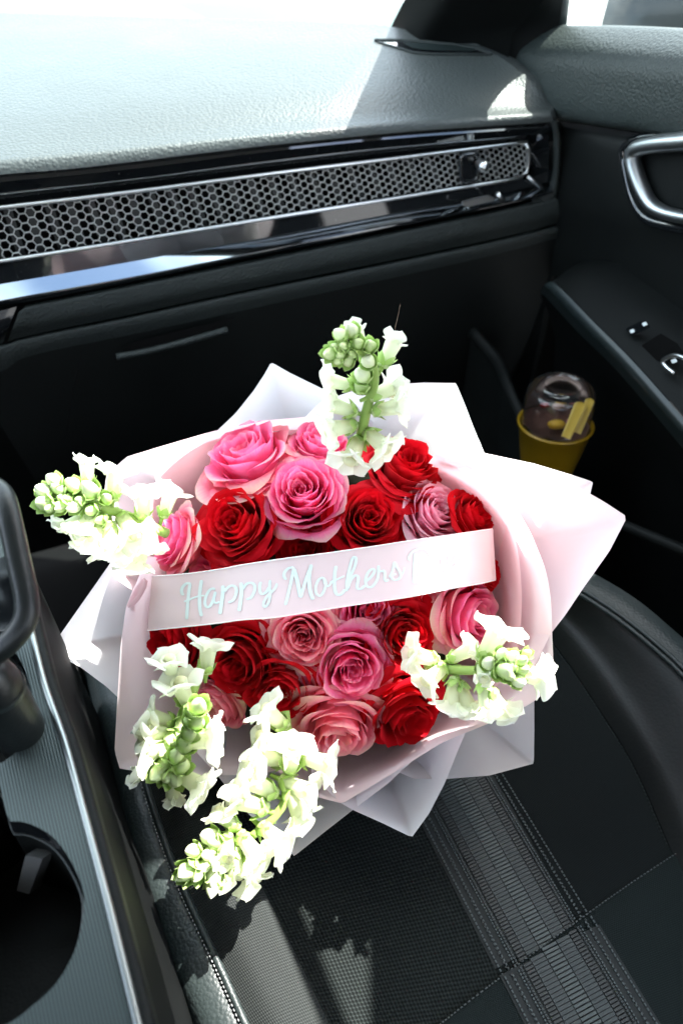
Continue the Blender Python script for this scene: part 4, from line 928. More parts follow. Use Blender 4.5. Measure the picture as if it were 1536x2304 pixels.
ROSES = [
 (562, 1042, 205, [K0, K1], 'wide open pink rose at the back, beside the white paper corner', (-.05, -.25), 0.0, 1.1),
 (722, 1012, 150, [K0, K1], 'pink rose half hidden behind the topmost white snapdragon', (.10, -.35), 0.008, 1.0),
 (684, 1117, 184, [K0, K0], 'round bright pink rose above the centre, between two red roses', (0, .05), -0.004, 0.8),
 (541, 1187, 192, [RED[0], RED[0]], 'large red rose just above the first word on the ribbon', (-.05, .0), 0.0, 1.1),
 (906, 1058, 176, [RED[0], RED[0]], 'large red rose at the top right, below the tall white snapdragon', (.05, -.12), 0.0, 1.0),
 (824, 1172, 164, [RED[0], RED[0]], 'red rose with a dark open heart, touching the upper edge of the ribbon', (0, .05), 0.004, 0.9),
 (974, 1156, 148, [K2, K2], 'palest pink rose, its petals coloured as sunlit, above the sun-bleached end of the ribbon', (.02, 0), 0.0, 0.9),
 (1058, 1165, 120, [RED[0], RED[0]], 'small red rose against the pink paper at the far end of the ribbon', (.2, -.1), -0.012, 0.8),
 (400, 1218, 140, [K0, K1], 'pink rose turned sideways beside the snapdragon by the console', (-.5, -.02), 0.004, 0.9),
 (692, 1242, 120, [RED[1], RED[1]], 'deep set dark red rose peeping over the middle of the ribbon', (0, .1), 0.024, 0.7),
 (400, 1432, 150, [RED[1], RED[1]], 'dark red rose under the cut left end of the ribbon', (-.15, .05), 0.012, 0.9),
 (560, 1385, 110, [K0, K1], 'pink rose almost covered by the ribbon below the letters', (0, .1), 0.026, 0.8),
 (684, 1426, 150, [K1, K1], 'pink rose with a loose open heart just below the ribbon', (0, .0), 0.0, 0.9),
 (826, 1366, 142, [K0, K1], 'pink rose half covered by the lower edge of the ribbon', (0, .1), 0.010, 0.9),
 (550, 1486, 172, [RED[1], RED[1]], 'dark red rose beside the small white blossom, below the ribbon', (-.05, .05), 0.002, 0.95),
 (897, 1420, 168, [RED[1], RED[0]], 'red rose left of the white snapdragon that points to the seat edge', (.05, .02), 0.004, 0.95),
 (1046, 1380, 168, [K0, K1], 'pink rose with long outer petals under the sunlit end of the ribbon', (.22, .0), 0.0, 1.0),
 (945, 1340, 100, [K1, K1], 'small pale pink rose showing one petal below the ribbon', (0, .1), 0.020, 0.9),
 (788, 1494, 176, [K0, K0], 'bright pink rose with a spiral heart, lowest of the centre', (.02, .02), -0.003, 0.9),
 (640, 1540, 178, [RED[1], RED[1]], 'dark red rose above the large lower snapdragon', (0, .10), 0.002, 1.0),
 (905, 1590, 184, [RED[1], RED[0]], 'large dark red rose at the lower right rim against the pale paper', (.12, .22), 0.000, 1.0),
 (762, 1622, 184, [K1, K1], 'salmon pink rose tipped forward at the front rim of the bouquet', (0, .38), 0.0, 1.1),
 (502, 1580, 120, [K1, K1], 'pink rose seen from the side, behind the green snapdragon spike', (-.45, .3), 0.008, 0.9),
 (480, 1300, 120, [K0, K1], 'pink rose lying under the ribbon next to the first letter', (-.05, .02), 0.022, 0.7),
 (1080, 1290, 100, [RED[0], RED[0]], 'red rose of which one petal shows at the far end of the ribbon', (.2, .1), 0.0, 0.8),
]
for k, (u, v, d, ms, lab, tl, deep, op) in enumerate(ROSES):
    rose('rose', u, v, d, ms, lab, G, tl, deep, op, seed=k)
# added dark dome, unseen, that darkens the gaps between roses
M['filler'] = mat('filler_green', (0.02, 0.035, 0.012), 0.9)
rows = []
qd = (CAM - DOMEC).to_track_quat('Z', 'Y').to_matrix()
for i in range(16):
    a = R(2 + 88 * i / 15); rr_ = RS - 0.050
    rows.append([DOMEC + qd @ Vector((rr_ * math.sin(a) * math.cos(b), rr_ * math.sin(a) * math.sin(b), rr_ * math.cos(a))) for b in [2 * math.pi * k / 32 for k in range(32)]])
mb = MB(); mb.grid(rows, closed=True); o = mb.build('gap_filler', M['filler']); tag(o, 'added dark green foam ball between the rose stems inside the bouquet', 'flower foam')

# ---------- ribbon across the roses, with its lettering
def rib_t(u, v):
    x = (u - 720) / 400.0
    return 0.612 + 0.050 * x * x + 0.0012 * math.sin(x * 9 + v * 0.01) + 0.0008 * math.sin(v * 0.045 + x * 3)
rt = [(342, 1297), (420, 1291), (500, 1280), (540, 1272), (640, 1257), (740, 1244), (830, 1231), (920, 1217), (1010, 1204), (1072, 1195), (1107, 1190)]
rb_ = [(332, 1419), (410, 1411), (490, 1402), (550, 1394), (620, 1389), (720, 1373), (830, 1356), (920, 1343), (1010, 1325), (1080, 1313), (1114, 1305)]
T2 = crs([Vector((u, v, 0)) for u, v in rt], 70); B2 = crs([Vector((u, v, 0)) for u, v in rb_], 70)
sash = thing('ribbon', 'pale pink satin ribbon with mint lettering laid across the roses', 'ribbon', at(720, 1310, 0.62))
rows = []
for i in range(13):
    f = i / 12; rows.append([at(a.lerp(b, f).x, a.lerp(b, f).y, rib_t(a.lerp(b, f).x, a.lerp(b, f).y)) for a, b in zip(T2, B2)])
# both ends run on over the edge and down between roses and paper
def tail(row, d): return [row[0] + d] + row
Lx, Rx = (at(322, 1360, .70) - at(337, 1358, .665)), (at(1116, 1250, .70) - at(1110, 1248, .665))
rows2 = [[r[0] + Vector((0.002, 0, 0)) + (Lx * 0.9)] + r + [r[-1] + Rx * 0.25, r[-1] + Rx * 0.8] for r in rows]
M['satin'] = mat('satin', (0.79, 0.63, 0.63), 0.32, spec=0.5, sheen=0.3); 
N_, K_, b_ = nodes(M['satin']); b_.inputs['Anisotropic'].default_value = 0.5
mb = MB(); mb.grid([r[1:-2] + [r[-2]] for r in rows2]); mb.build('ribbon_band', M['satin'], sash)
M['selvage'] = mat('selvage', (0.86, 0.80, 0.79), 0.5)
for row, nm in ((T2, 'ribbon_edge'), (B2, 'ribbon_edge')):
    mb = MB(); mb.tube([at(p.x, p.y, rib_t(p.x, p.y) - 0.0004) for p in row], 0.00055, 6); mb.build(nm, M['selvage'], sash)
M['mint_foil'] = mat('mint_foil', (0.72, 0.84, 0.81), 0.3, spec=0.6)
A_, B_, C_ = (390, 1240), (620, 1200), (830, 1190)
STROKES = {
 'first': (A_, [([(116, 474), (98, 460), (90, 425), (108, 380), (145, 350), (178, 358), (170, 430), (156, 560), (150, 650), (146, 738)], 30), ([(306, 312), (292, 400), (284, 490), (284, 580), (292, 650), (308, 704)], 32),
   ([(116, 546), (170, 526), (260, 490), (336, 480)], 22), ([(452, 418), (425, 404), (385, 430), (350, 500), (343, 570), (366, 606), (398, 592), (430, 530), (456, 440)], 27), ([(456, 436), (440, 500), (440, 545), (466, 562), (500, 545)], 24),
   ([(536, 370), (536, 440), (526, 530), (512, 620), (502, 682)], 33), ([(548, 440), (590, 392), (636, 372), (676, 396), (680, 450), (650, 525), (592, 556)], 27),
   ([(730, 340), (738, 410), (730, 520), (718, 600), (710, 648)], 33), ([(748, 410), (790, 356), (840, 342), (878, 372), (876, 430), (840, 500), (788, 520)], 27),
   ([(942, 332), (932, 390), (940, 446), (966, 464), (1004, 440), (1034, 390)], 26), ([(1045, 312), (1040, 400), (1046, 480), (1026, 560), (996, 600), (974, 588), (982, 540), (1020, 480), (1072, 430), (1104, 390), (1118, 348)], 24)]),
 'second': (B_, [([(118, 500), (94, 470), (98, 420), (140, 378), (190, 374), (182, 450), (156, 570), (128, 690), (104, 776)], 28), ([(196, 382), (226, 480), (252, 600), (270, 692)], 36),
   ([(272, 694), (300, 590), (340, 460), (388, 338)], 28), ([(386, 336), (364, 440), (364, 560), (380, 650), (406, 716)], 34),
   ([(512, 472), (462, 506), (432, 584), (442, 650), (482, 674), (522, 620), (542, 540), (514, 474)], 24), ([(516, 476), (530, 540), (560, 572), (596, 540), (616, 510)], 20),
   ([(652, 350), (638, 440), (634, 560), (648, 640), (680, 664), (716, 648), (748, 606)], 30), ([(584, 532), (650, 504), (742, 460)], 20),
   ([(768, 626), (768, 540), (786, 430), (822, 290), (850, 256), (868, 280), (852, 360), (810, 450), (770, 520)], 27), ([(776, 600), (806, 510), (856, 456), (892, 476), (882, 550), (884, 592), (920, 598), (966, 562)], 28),
   ([(976, 520), (1030, 470), (1066, 410), (1046, 384), (1000, 420), (970, 500), (982, 566), (1026, 582), (1072, 540), (1104, 470), (1112, 350)], 25),
   ([(1110, 346), (1110, 396), (1140, 410), (1168, 404), (1178, 440), (1176, 490), (1192, 514), (1218, 500)], 25),
   ([(1228, 474), (1262, 410), (1282, 316), (1310, 366), (1344, 424), (1346, 470), (1310, 500), (1264, 494), (1258, 452), (1300, 440)], 25), ([(1346, 470), (1376, 424), (1390, 366)], 16)]),
 'third': (C_, [([(442, 342), (432, 310), (468, 250), (540, 216), (606, 216), (654, 268), (668, 350), (650, 440), (600, 540), (520, 590)], 26), ([(500, 262), (494, 360), (488, 480), (486, 586)], 34),
   ([(792, 318), (746, 330), (710, 396), (706, 470), (736, 490), (772, 430), (796, 330)], 25), ([(798, 316), (792, 390), (806, 440), (838, 424)], 22),
   ([(864, 296), (856, 350), (872, 384), (906, 360), (936, 300)], 22), ([(944, 264), (940, 350), (930, 440), (908, 500), (886, 494), (902, 440), (960, 370), (996, 330)], 22)]),
}
kk = 0
for word, (o_, sts) in STROKES.items():
    mb = MB()
    for pts, w in sts:
        kk += 1
        P = crs([Vector((o_[0] + x / 4.8, o_[1] + y / 4.8, 0)) for x, y in pts], 10 * len(pts)); n = len(P); rows = [[], [], []]
        for i, p in enumerate(P):
            d = (P[min(i + 1, n - 1)] - P[max(i - 1, 0)]).normalized(); nn = Vector((-d.y, d.x, 0))
            f = i / (n - 1); e = min(1.0, math.sqrt(max(0.0, 1 - (1 - min(f, 1 - f) / 0.035) ** 2)) if min(f, 1 - f) < 0.035 else 1.0)
            ww = w / 4.8 / 2 * (0.78 + 0.40 * abs(d.y)) * (0.25 + 0.75 * e)
            for r_, s_ in ((0, -1), (1, 0), (2, 1)):
                x = p + nn * ww * s_
                rows[r_].append(at(x.x, x.y, rib_t(x.x, x.y) - 0.00050 - 0.000045 * (kk % 9) - (0.0001 if s_ == 0 else 0)))
        mb.grid(rows)
    mb.build('lettering', M['mint_foil'], sash)

# ---------- wrapping paper
wrap = thing('paper_wrap', 'frosted white and pink paper sheets folded in a wide collar round the bouquet', 'wrapping paper', at(735, 1335, 0.80))
M['paper_white'] = paper_mat('paper_white', (0.82, 0.81, 0.83), 0.38)
M['paper_blush'] = paper_mat('paper_blush', (0.84, 0.74, 0.76), 0.42, tcol=(0.88, 0.70, 0.72))
M['paper_bounce'] = paper_mat('paper_bounce', (0.83, 0.64, 0.66), 0.42, tcol=(0.86, 0.56, 0.59))  # pink light bounced off the roses is put into this colour
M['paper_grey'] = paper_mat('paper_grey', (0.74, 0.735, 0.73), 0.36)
def paper(pts, mt, edge=350, tin=0.735, sag=0.010, label=None, straight=True, wav=0.002, seed=0):
    """a sheet from the tied waist of the bouquet, out past the roses, to a traced rim (u, v, distance)"""
    rimd = crs([at(u, v, t) for u, v, t in pts], 60, not straight)
    r1, r0 = [], []
    for p in rimd:
        u, v, t = cam_px(p); d = math.hypot(u - BC[0], v - BC[1]); k = edge / d
        r1.append(at(BC[0] + k * (u - BC[0]), BC[1] + k * (v - BC[1]), tin)); r0.append(at(BC[0] + k * .55 * (u - BC[0]), BC[1] + k * .55 * (v - BC[1]), tin + 0.085))
    rows = []
    for i in range(5): rows.append([a.lerp(b, i / 5) for a, b in zip(r0, r1)])
    for i in range(15):
        f = i / 14; row = []
        for j, (a, b) in enumerate(zip(r1, rimd)):
            p = a.lerp(b, f); d = (p - CAM).normalized()
            row.append(p + d * (sag * math.sin(math.pi * f) + wav * f * (1 - f) * 4 * math.sin(j * 0.21 + seed)))
        rows.append(row)
    mb = MB(); mb.grid(rows); o = mb.build('paper_sheet', M[mt], wrap)
    if label: o['label'] = label
    return o
def T(pts, t): return [(p[0], p[1], p[2] if len(p) > 2 else t) for p in pts]
paper(T([(455, 1010), (490, 968), (530, 930), (570, 880), (595, 842), (610, 815), (650, 838), (740, 882), (800, 912), (840, 950)], 0.735), 'paper_white', tin=0.78, label='white sheet with a raised corner behind the roses')
paper(T([(680, 945), (720, 905), (790, 880), (870, 866), (950, 861), (1025, 862), (1045, 910), (1068, 970), (1090, 1022), (1120, 1075)], 0.715), 'paper_white', tin=0.77, label='sunlit white sheet below the tall snapdragon')
paper(T([(1040, 985), (1090, 1020), (1200, 1043), (1290, 1070), (1333, 1084), (1328, 1106), (1310, 1200), (1270, 1290)], 0.672), 'paper_white', tin=0.75, label='white sheet whose square corner shows behind the blush sheet')
paper(T([(1000, 1000, .69), (1087, 1024, .665), (1200, 1050, .645), (1290, 1090, .625), (1360, 1130, .615), (1410, 1163, .61), (1370, 1240, .61), (1310, 1325, .61), (1270, 1385, .61), (1238, 1426, .615), (1200, 1500, .62)], 0.60), 'paper_blush', tin=0.745, label='wide blush sheet pointing towards the door')
paper(T([(290, 1180), (248, 1268), (180, 1365), (110, 1465), (180, 1500), (240, 1545), (275, 1578), (330, 1640)], 0.685), 'paper_white', tin=0.75, label='stiff white triangle by the gear lever')
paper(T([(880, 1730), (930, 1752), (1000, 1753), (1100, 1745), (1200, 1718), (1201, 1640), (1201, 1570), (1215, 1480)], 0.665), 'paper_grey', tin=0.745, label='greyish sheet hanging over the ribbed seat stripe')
paper(T([(440, 1690), (490, 1745), (540, 1812), (600, 1872), (662, 1926), (730, 1872), (790, 1825), (870, 1765), (940, 1700)], 0.650), 'paper_white', tin=0.745, label='white point behind the lower snapdragon')
paper(T([(700, 1740), (760, 1803), (795, 1823), (860, 1852), (926, 1884), (965, 1830), (1000, 1762), (1025, 1700), (1050, 1640), (1080, 1570)], 0.640), 'paper_white', tin=0.74, label='white paper point nearest the seat stripe')
paper(T([(300, 1330), (258, 1300), (240, 1230), (230, 1150), (240, 1068), (285, 1028), (360, 1005), (480, 970), (600, 946), (720, 935)], 0.695), 'paper_blush', tin=0.76, label='sunlit blush sheet behind the upper left snapdragon')
paper(T([(318, 1330), (312, 1230), (330, 1130), (372, 1062), (450, 1002), (540, 978), (640, 968), (740, 965)], 0.705), 'paper_bounce', edge=325, tin=0.755, straight=False, label='inner fold, coloured pink for bounced light, behind the back roses')
paper(T([(330, 1250), (312, 1300), (298, 1330), (284, 1365), (272, 1450), (264, 1580), (258, 1690), (270, 1730), (370, 1742), (490, 1745), (580, 1742), (680, 1720)], 0.645), 'paper_blush', tin=0.74, label='long blush sheet below the cut ribbon end')
paper(T([(560, 1700), (640, 1745), (700, 1790), (770, 1808), (880, 1742), (960, 1692), (1040, 1642), (1090, 1590)], 0.635), 'paper_blush', tin=0.735, label='blush sheet folded under the front roses')
paper(T([(960, 1690), (1010, 1664), (1100, 1627), (1180, 1590), (1220, 1562), (1240, 1532), (1244, 1500), (1241, 1420), (1238, 1350), (1228, 1290), (1210, 1240), (1188, 1190), (1150, 1130), (1105, 1082), (1050, 1046), (980, 1020)], 0.612), 'paper_blush', tin=0.735, straight=False, label='round blush lobe cupping the snapdragon by the seat edge')
paper(T([(1110, 1560), (1160, 1470), (1172, 1380), (1170, 1290), (1158, 1210), (1135, 1140), (1100, 1085), (1050, 1050), (990, 1030)], 0.640), 'paper_bounce', edge=365, tin=0.725, straight=False, label='inner fold, coloured pink for bounced light, at the end of the ribbon')
# small rolled fold at the left, beside the cut ribbon
f0 = [at(u, v, .645) for u, v in [(285, 1362), (300, 1330), (318, 1306), (324, 1300), (322, 1312), (308, 1340), (288, 1366)]]
f1 = [at(u, v, .668) for u, v in [(290, 1366), (312, 1340), (326, 1312), (332, 1306), (332, 1316), (318, 1344), (294, 1372)]]
mb = MB(); mb.loft([f0, f1], 30, 5); mb.build('paper_fold', M['paper_blush'], wrap)

# ---------- snapdragons
M['floret'] = petal_mat('floret', [(0.0, (0.52, 0.66, 0.22)), (0.35, (0.80, 0.86, 0.56)), (0.72, (0.89, 0.92, 0.76)), (1.0, (0.94, 0.945, 0.89))], 0.45, 0.6, 0.08, 0.0, 0.2, tcol=(0.94, 0.95, 0.86))
M['palate'] = petal_mat('palate', [(0.0, (0.88, 0.87, 0.55)), (1.0, (0.90, 0.90, 0.80))], 0.25, 0.5, 0.1)
M['sepal'] = petal_mat('sepal', [(0.0, (0.32, 0.46, 0.11)), (0.6, (0.38, 0.56, 0.15)), (1.0, (0.52, 0.66, 0.26))], 0.25, 0.45, 0.2)
M['bud_green'] = petal_mat('bud_green', [(0.0, (0.40, 0.56, 0.16)), (0.5, (0.54, 0.68, 0.27)), (1.0, (0.68, 0.77, 0.42))], 0.2, 0.45, 0.2)
M['bud_pale'] = petal_mat('bud_pale', [(0.0, (0.58, 0.70, 0.28)), (0.5, (0.80, 0.86, 0.54)), (1.0, (0.88, 0.90, 0.72))], 0.25, 0.45, 0.15)
M['stalk'] = petal_mat('stalk', [(0.0, (0.30, 0.44, 0.10)), (1.0, (0.34, 0.50, 0.13))], 0.1, 0.4, 0.3)
def lobe_mesh(a, w, l, th0, th1, seed, lift=0.0, name='petal'):
    rnd = random.Random(seed); ph = rnd.random() * 6; rm = 0.0062
    rows, uvs = [], []; NT, NS = 12, 11
    r, z = rm * 0.7, -0.002 + lift; dr = Vector((math.cos(a), math.sin(a), 0)); dl = Vector((-math.sin(a), math.cos(a), 0))
    for i in range(NT):
        t = i / (NT - 1); th = th0 + (th1 - th0) * t ** 1.1
        dt = (1 - (1 - t) ** 1.5) - (1 - (1 - (i - 1) / (NT - 1)) ** 1.5) if i else 0
        r += l * dt * math.sin(th); z += l * dt * math.cos(th)
        t = 1 - (1 - t) ** 1.5; hw = w * (0.45 + 0.60 * ss(0.0, 0.6, t)) * (math.sqrt(max(0.0, 1 - ((t - 0.45) / 0.55) ** 2.3)) if t > 0.45 else 1.0)
        row, ur = [], []
        for j in range(NS):
            s = -1 + 2 * j / (NS - 1)
            rf = (math.sin(2.6 * s + ph) * 0.10 + math.sin(6.0 * s + ph * 2) * 0.025) * w * t * t
            nrm = Vector((0, 0, 1)) * math.sin(th) - dr * math.cos(th)
            tipn = 0
            p = dr * (r - 0.06 * l * s * s * t + tipn * math.sin(th)) + Vector((0, 0, z + tipn * math.cos(th))) + dl * s * hw - nrm * (0.30 * hw * s * s) + nrm * rf
            row.append(p); ur.append((s * 0.5 + ph, 0.55 + 0.45 * t))
        rows.append(row); uvs.append(ur)
    mb = MB(); mb.grid(rows, uvs=uvs); return mb.mesh(name, M['floret'])
def tube_mesh(L_, seed):
    prof = [(0.0012, -L_), (0.0042, -L_ * 0.95), (0.0046, -L_ * 0.7), (0.0052, -L_ * 0.4), (0.0060, -0.002), (0.0056, 0.0015), (0.0036, 0.001)]
    rows, uvs = [], []
    for i, (r, z) in enumerate(prof):
        rows.append([Vector((r * math.cos(b) * 1.05, r * math.sin(b) * 0.95 - 0.0006, z)) for b in [2 * math.pi * k / 14 for k in range(14)]])
        uvs.append([(k / 14, 0.05 + 0.6 * i / 6) for k in range(15)])
    mb = MB(); b0 = len(mb.v); mb.grid(rows, closed=True, uvs=[u[:14] for u in uvs]); return mb.mesh('floret', M['floret'])
def palate_mesh(seed):
    mb = MB(); rows, uvs = [], []
    for i in range(8):
        a = math.pi * i / 7
        rows.append([Vector((0.0050 * math.sin(a) * math.cos(b) * (1 - 0.18 * math.cos(2 * b)), -0.0034 + 0.0032 * math.sin(a) * math.sin(b), 0.0000 + 0.0034 * math.cos(a))) for b in [2 * math.pi * k / 14 for k in range(14)]])
        uvs.append([(k / 14, i / 7) for k in range(14)])
    mb.grid(rows, closed=True, uvs=uvs); return mb.mesh('palate', M['palate'])
def calyx_mesh(L_, r, ln, seed, spread=0.5):
    rnd = random.Random(seed); mb = MB()
    for k in range(5):
        a = 2 * math.pi * k / 5 + rnd.uniform(-.2, .2); dr = Vector((math.cos(a), math.sin(a), 0)); dl = Vector((-math.sin(a), math.cos(a), 0))
        rows, uvs = [], []
        for i in range(6):
            t = i / 5; hw = r * 0.78 * math.sin(math.pi * (0.18 + 0.82 * t)) ** 0.8 if t < 1 else 0.0001
            rad = r * (0.35 + 0.9 * math.sin(t * 1.7)) + spread * r * t * t * rnd.uniform(0.5, 1.2)
            rows.append([dr * (rad - 0.25 * hw * s * s) + dl * s * hw + Vector((0, 0, -L_ + ln * t)) for s in (-1, -.5, 0, .5, 1)]); uvs.append([(s, t) for s in (-1, -.5, 0, .5, 1)])
        mb.grid(rows, uvs=uvs)
    mb.tube([Vector((0, 0, -L_ - 0.006)), Vector((0, 0, -L_)), Vector((0, 0, -L_ + 0.002))], [r * 0.28, r * 0.38, r * 0.6], 8)
    return mb.mesh('calyx', M['sepal'])
def bud_mesh(mt, seed):      # closed bud, unit length along z, creased where its petals meet
    rows, uvs = [], []
    for i in range(11):
        t = i / 10; r = 0.36 * math.sin(math.pi * min(1, (0.06 + 0.94 * t) ** 0.85)) ** 0.72 if 0 < i < 10 else 0.004
        rows.append([Vector((r * (1 - 0.13 * abs(math.sin(1.5 * b + seed + t))) * math.cos(b), r * (1 - 0.13 * abs(math.sin(1.5 * b + seed + t))) * math.sin(b), -0.5 + t)) for b in [2 * math.pi * k / 18 for k in range(18)]])
        uvs.append([(k / 18, t) for k in range(18)])
    mb = MB(); mb.grid(rows, closed=True, uvs=uvs); return mb.mesh('bud', M[mt])
OPEN, HALF = [], []
for k in range(5):
    r_ = random.Random(100 + k); j = lambda a: a * r_.uniform(0.85, 1.15)
    OPEN.append(dict(tube=tube_mesh(0.021, k), pal=palate_mesh(k), cal=calyx_mesh(0.021, 0.0048, 0.0095, k),
        lobes=[lobe_mesh(R(60 + r_.uniform(-6, 6)), j(.0114), j(.0165), R(5), R(96), k * 9), lobe_mesh(R(120 + r_.uniform(-6, 6)), j(.0114), j(.0165), R(5), R(96), k * 9 + 1),
               lobe_mesh(R(-36), j(.0100), j(.0140), R(35), R(125), k * 9 + 2), lobe_mesh(R(-90), j(.0088), j(.0135), R(45), R(135), k * 9 + 3, 0.001), lobe_mesh(R(-144), j(.0100), j(.0140), R(35), R(125), k * 9 + 4)]))
for k in range(2):
    HALF.append(dict(tube=tube_mesh(0.021, k), pal=palate_mesh(k), cal=calyx_mesh(0.021, 0.0050, 0.011, 50 + k),
        lobes=[lobe_mesh(R(60), .0066, .0115, R(0), R(70), 70 + k), lobe_mesh(R(120), .0066, .0115, R(0), R(70), 71 + k), lobe_mesh(R(-40), .0058, .0085, R(20), R(110), 72 + k), lobe_mesh(R(-140), .0058, .0085, R(20), R(110), 73 + k)]))
BUDS = {m: [bud_mesh(m, k * 1.3) for k in range(3)] for m in ('bud_green', 'bud_pale')}
BCAL = [calyx_mesh(0.5, 0.40, 0.80, 80 + k, 0.1) for k in range(3)]
def frame(z, y):
    z = z.normalized(); y = (y - z * y.dot(z))
    y = y.normalized() if y.length > 1e-6 else z.orthogonal().normalized()
    x = y.cross(z); m = Matrix((x, y, z)).transposed(); return m
def snap(label, stem, florets, buds, seed, tipd):
    """stem: (u, v, distance); florets: (base u, v, mouth u, v, lean towards the viewer, size, kind); buds: (u, v, size px, kind)"""
    rnd = random.Random(seed); P = [at(*s) for s in stem]
    root = thing('snapdragon', label, 'snapdragon', P[0], 'white snapdragon stems in the bouquet')
    path = crs(P, 26); n = len(path)
    mb = MB(); mb.tube(path, [0.0041 - 0.0018 * (k / (n - 1)) ** 1.5 for k in range(n)], 12); mb.build('stem', M['stalk'], root)
    def near(p): return min(path, key=lambda q: (q - p).length)
    def tq(u, v):        # distance of the stem where it passes nearest to a photograph point
        best = min(range(n), key=lambda k: (cam_px(path[k])[0] - u) ** 2 + (cam_px(path[k])[1] - v) ** 2); return cam_px(path[best])[2], best
    for (bu, bv, mu, mv, lean, size, kind) in florets:
        t0, k = tq(bu, bv)
        base = at(bu, bv, t0); d = (CAM - base).normalized()
        flat = at(mu, mv, t0) - base
        L_ = 0.021 * size
        fl = flat.normalized() if flat.length > 1e-5 else d
        axis = (fl * math.cos(R(lean)) + d * math.sin(R(lean))).normalized()
        mouth = at(mu, mv, t0 - L_ * math.sin(R(lean)))
        stemdir = (path[min(k + 1, n - 1)] - path[max(k - 1, 0)]).normalized()
        fr = frame(axis, stemdir + d * 0.5 + Vector((rnd.uniform(-.3, .3), rnd.uniform(-.3, .3), rnd.uniform(-.3, .3))))
        src = (OPEN if kind == 'o' else HALF)[rnd.randrange(5 if kind == 'o' else 2)]
        mw = Matrix.Translation(mouth - P[0]) @ fr.to_4x4() @ Matrix.Scale(size, 4)
        f = bpy.data.objects.new('floret', src['tube']); C.objects.link(f); f.parent = root; f.matrix_local = mw
        for lm in src['lobes']:
            o = bpy.data.objects.new('petal', lm); C.objects.link(o); o.parent = f
        for nm in ('pal', 'cal'):
            o = bpy.data.objects.new({'pal': 'palate', 'cal': 'calyx'}[nm], src[nm]); C.objects.link(o); o.parent = f
        back = mouth - axis * L_; q = near(back)      # short stalk back to the stem
        mb = MB(); mb.tube([q, q.lerp(back, 0.6) + (back - q).cross(stemdir) * 0.05, back - axis * 0.003], 0.0011, 6); mb.build('flower_stalk', M['stalk'], root)
    for (bu, bv, px, kind) in buds:
        t0, k = tq(bu, bv); q0 = path[k]
        p = at(bu, bv, t0 - 0.008); ln = px * t0 / FPX * 1.3
        stemdir = (path[min(k + 1, n - 1)] - path[max(k - 1, 0)]).normalized()
        outd = p - q0; outd = outd.normalized() if outd.length > 1e-5 else (CAM - p).normalized()
        axis = (stemdir * 0.8 + outd * 0.8 + (CAM - p).normalized() * 0.35).normalized()
        fr = frame(axis, Vector((rnd.uniform(-1, 1), rnd.uniform(-1, 1), rnd.uniform(-1, 1))))
        mt = 'bud_pale' if kind == 'p' else 'bud_green'
        o = bpy.data.objects.new('bud', BUDS[mt][rnd.randrange(3)]); C.objects.link(o); o.parent = root
        o.matrix_local = Matrix.Translation(p - P[0]) @ fr.to_4x4() @ Matrix.Scale(ln, 4)
        c = bpy.data.objects.new('calyx', BCAL[rnd.randrange(3)]); C.objects.link(c); c.parent = o
        c.scale = (0.95, 0.95, 0.95 if kind != 'p' else 0.7); c.location = (0, 0, 0 if kind != 'p' else -0.15)
    return root
def cam_px(p):
    d = p - CAM; t = c45 * d.y - c45 * d.z; up = c45 * d.y + c45 * d.z
    return (768 + FPX * d.x / t, 1152 - FPX * up / t, t)

snap('tall snapdragon at the top of the bouquet, its green tip against the dark footwell',
  [(806, 1010, .625), (815, 965, .612), (829, 905, .598), (842, 860, .585), (838, 820, .572), (815, 795, .560), (780, 790, .550), (745, 796, .545)],
  [(848, 848, 886, 768, 5, 1.0, 'h'), (798, 868, 742, 855, 10, .95, 'o'), (800, 928, 745, 908, 20, 1.05, 'o'), (802, 955, 742, 965, 25, 1.1, 'o'), (840, 925, 898, 912, 20, 1.05, 'o'),
   (838, 890, 880, 872, -15, 1.0, 'o'), (826, 972, 866, 1006, 30, 1.1, 'o'), (808, 985, 790, 1032, 40, 1.15, 'o'), (810, 770, 800, 740, -10, .8, 'h')],
  [(741, 796, 34, 'g'), (752, 782, 26, 'g'), (764, 800, 26, 'g'), (764, 752, 34, 'p'), (790, 742, 36, 'p'), (804, 772, 32, 'g'), (772, 780, 28, 'g'), (782, 812, 32, 'g'), (827, 812, 36, 'p'), (814, 842, 42, 'p'), (832, 778, 34, 'g'), (760, 812, 24, 'g'), (812, 868, 38, 'g'), (790, 800, 26, 'g')], 11, None)
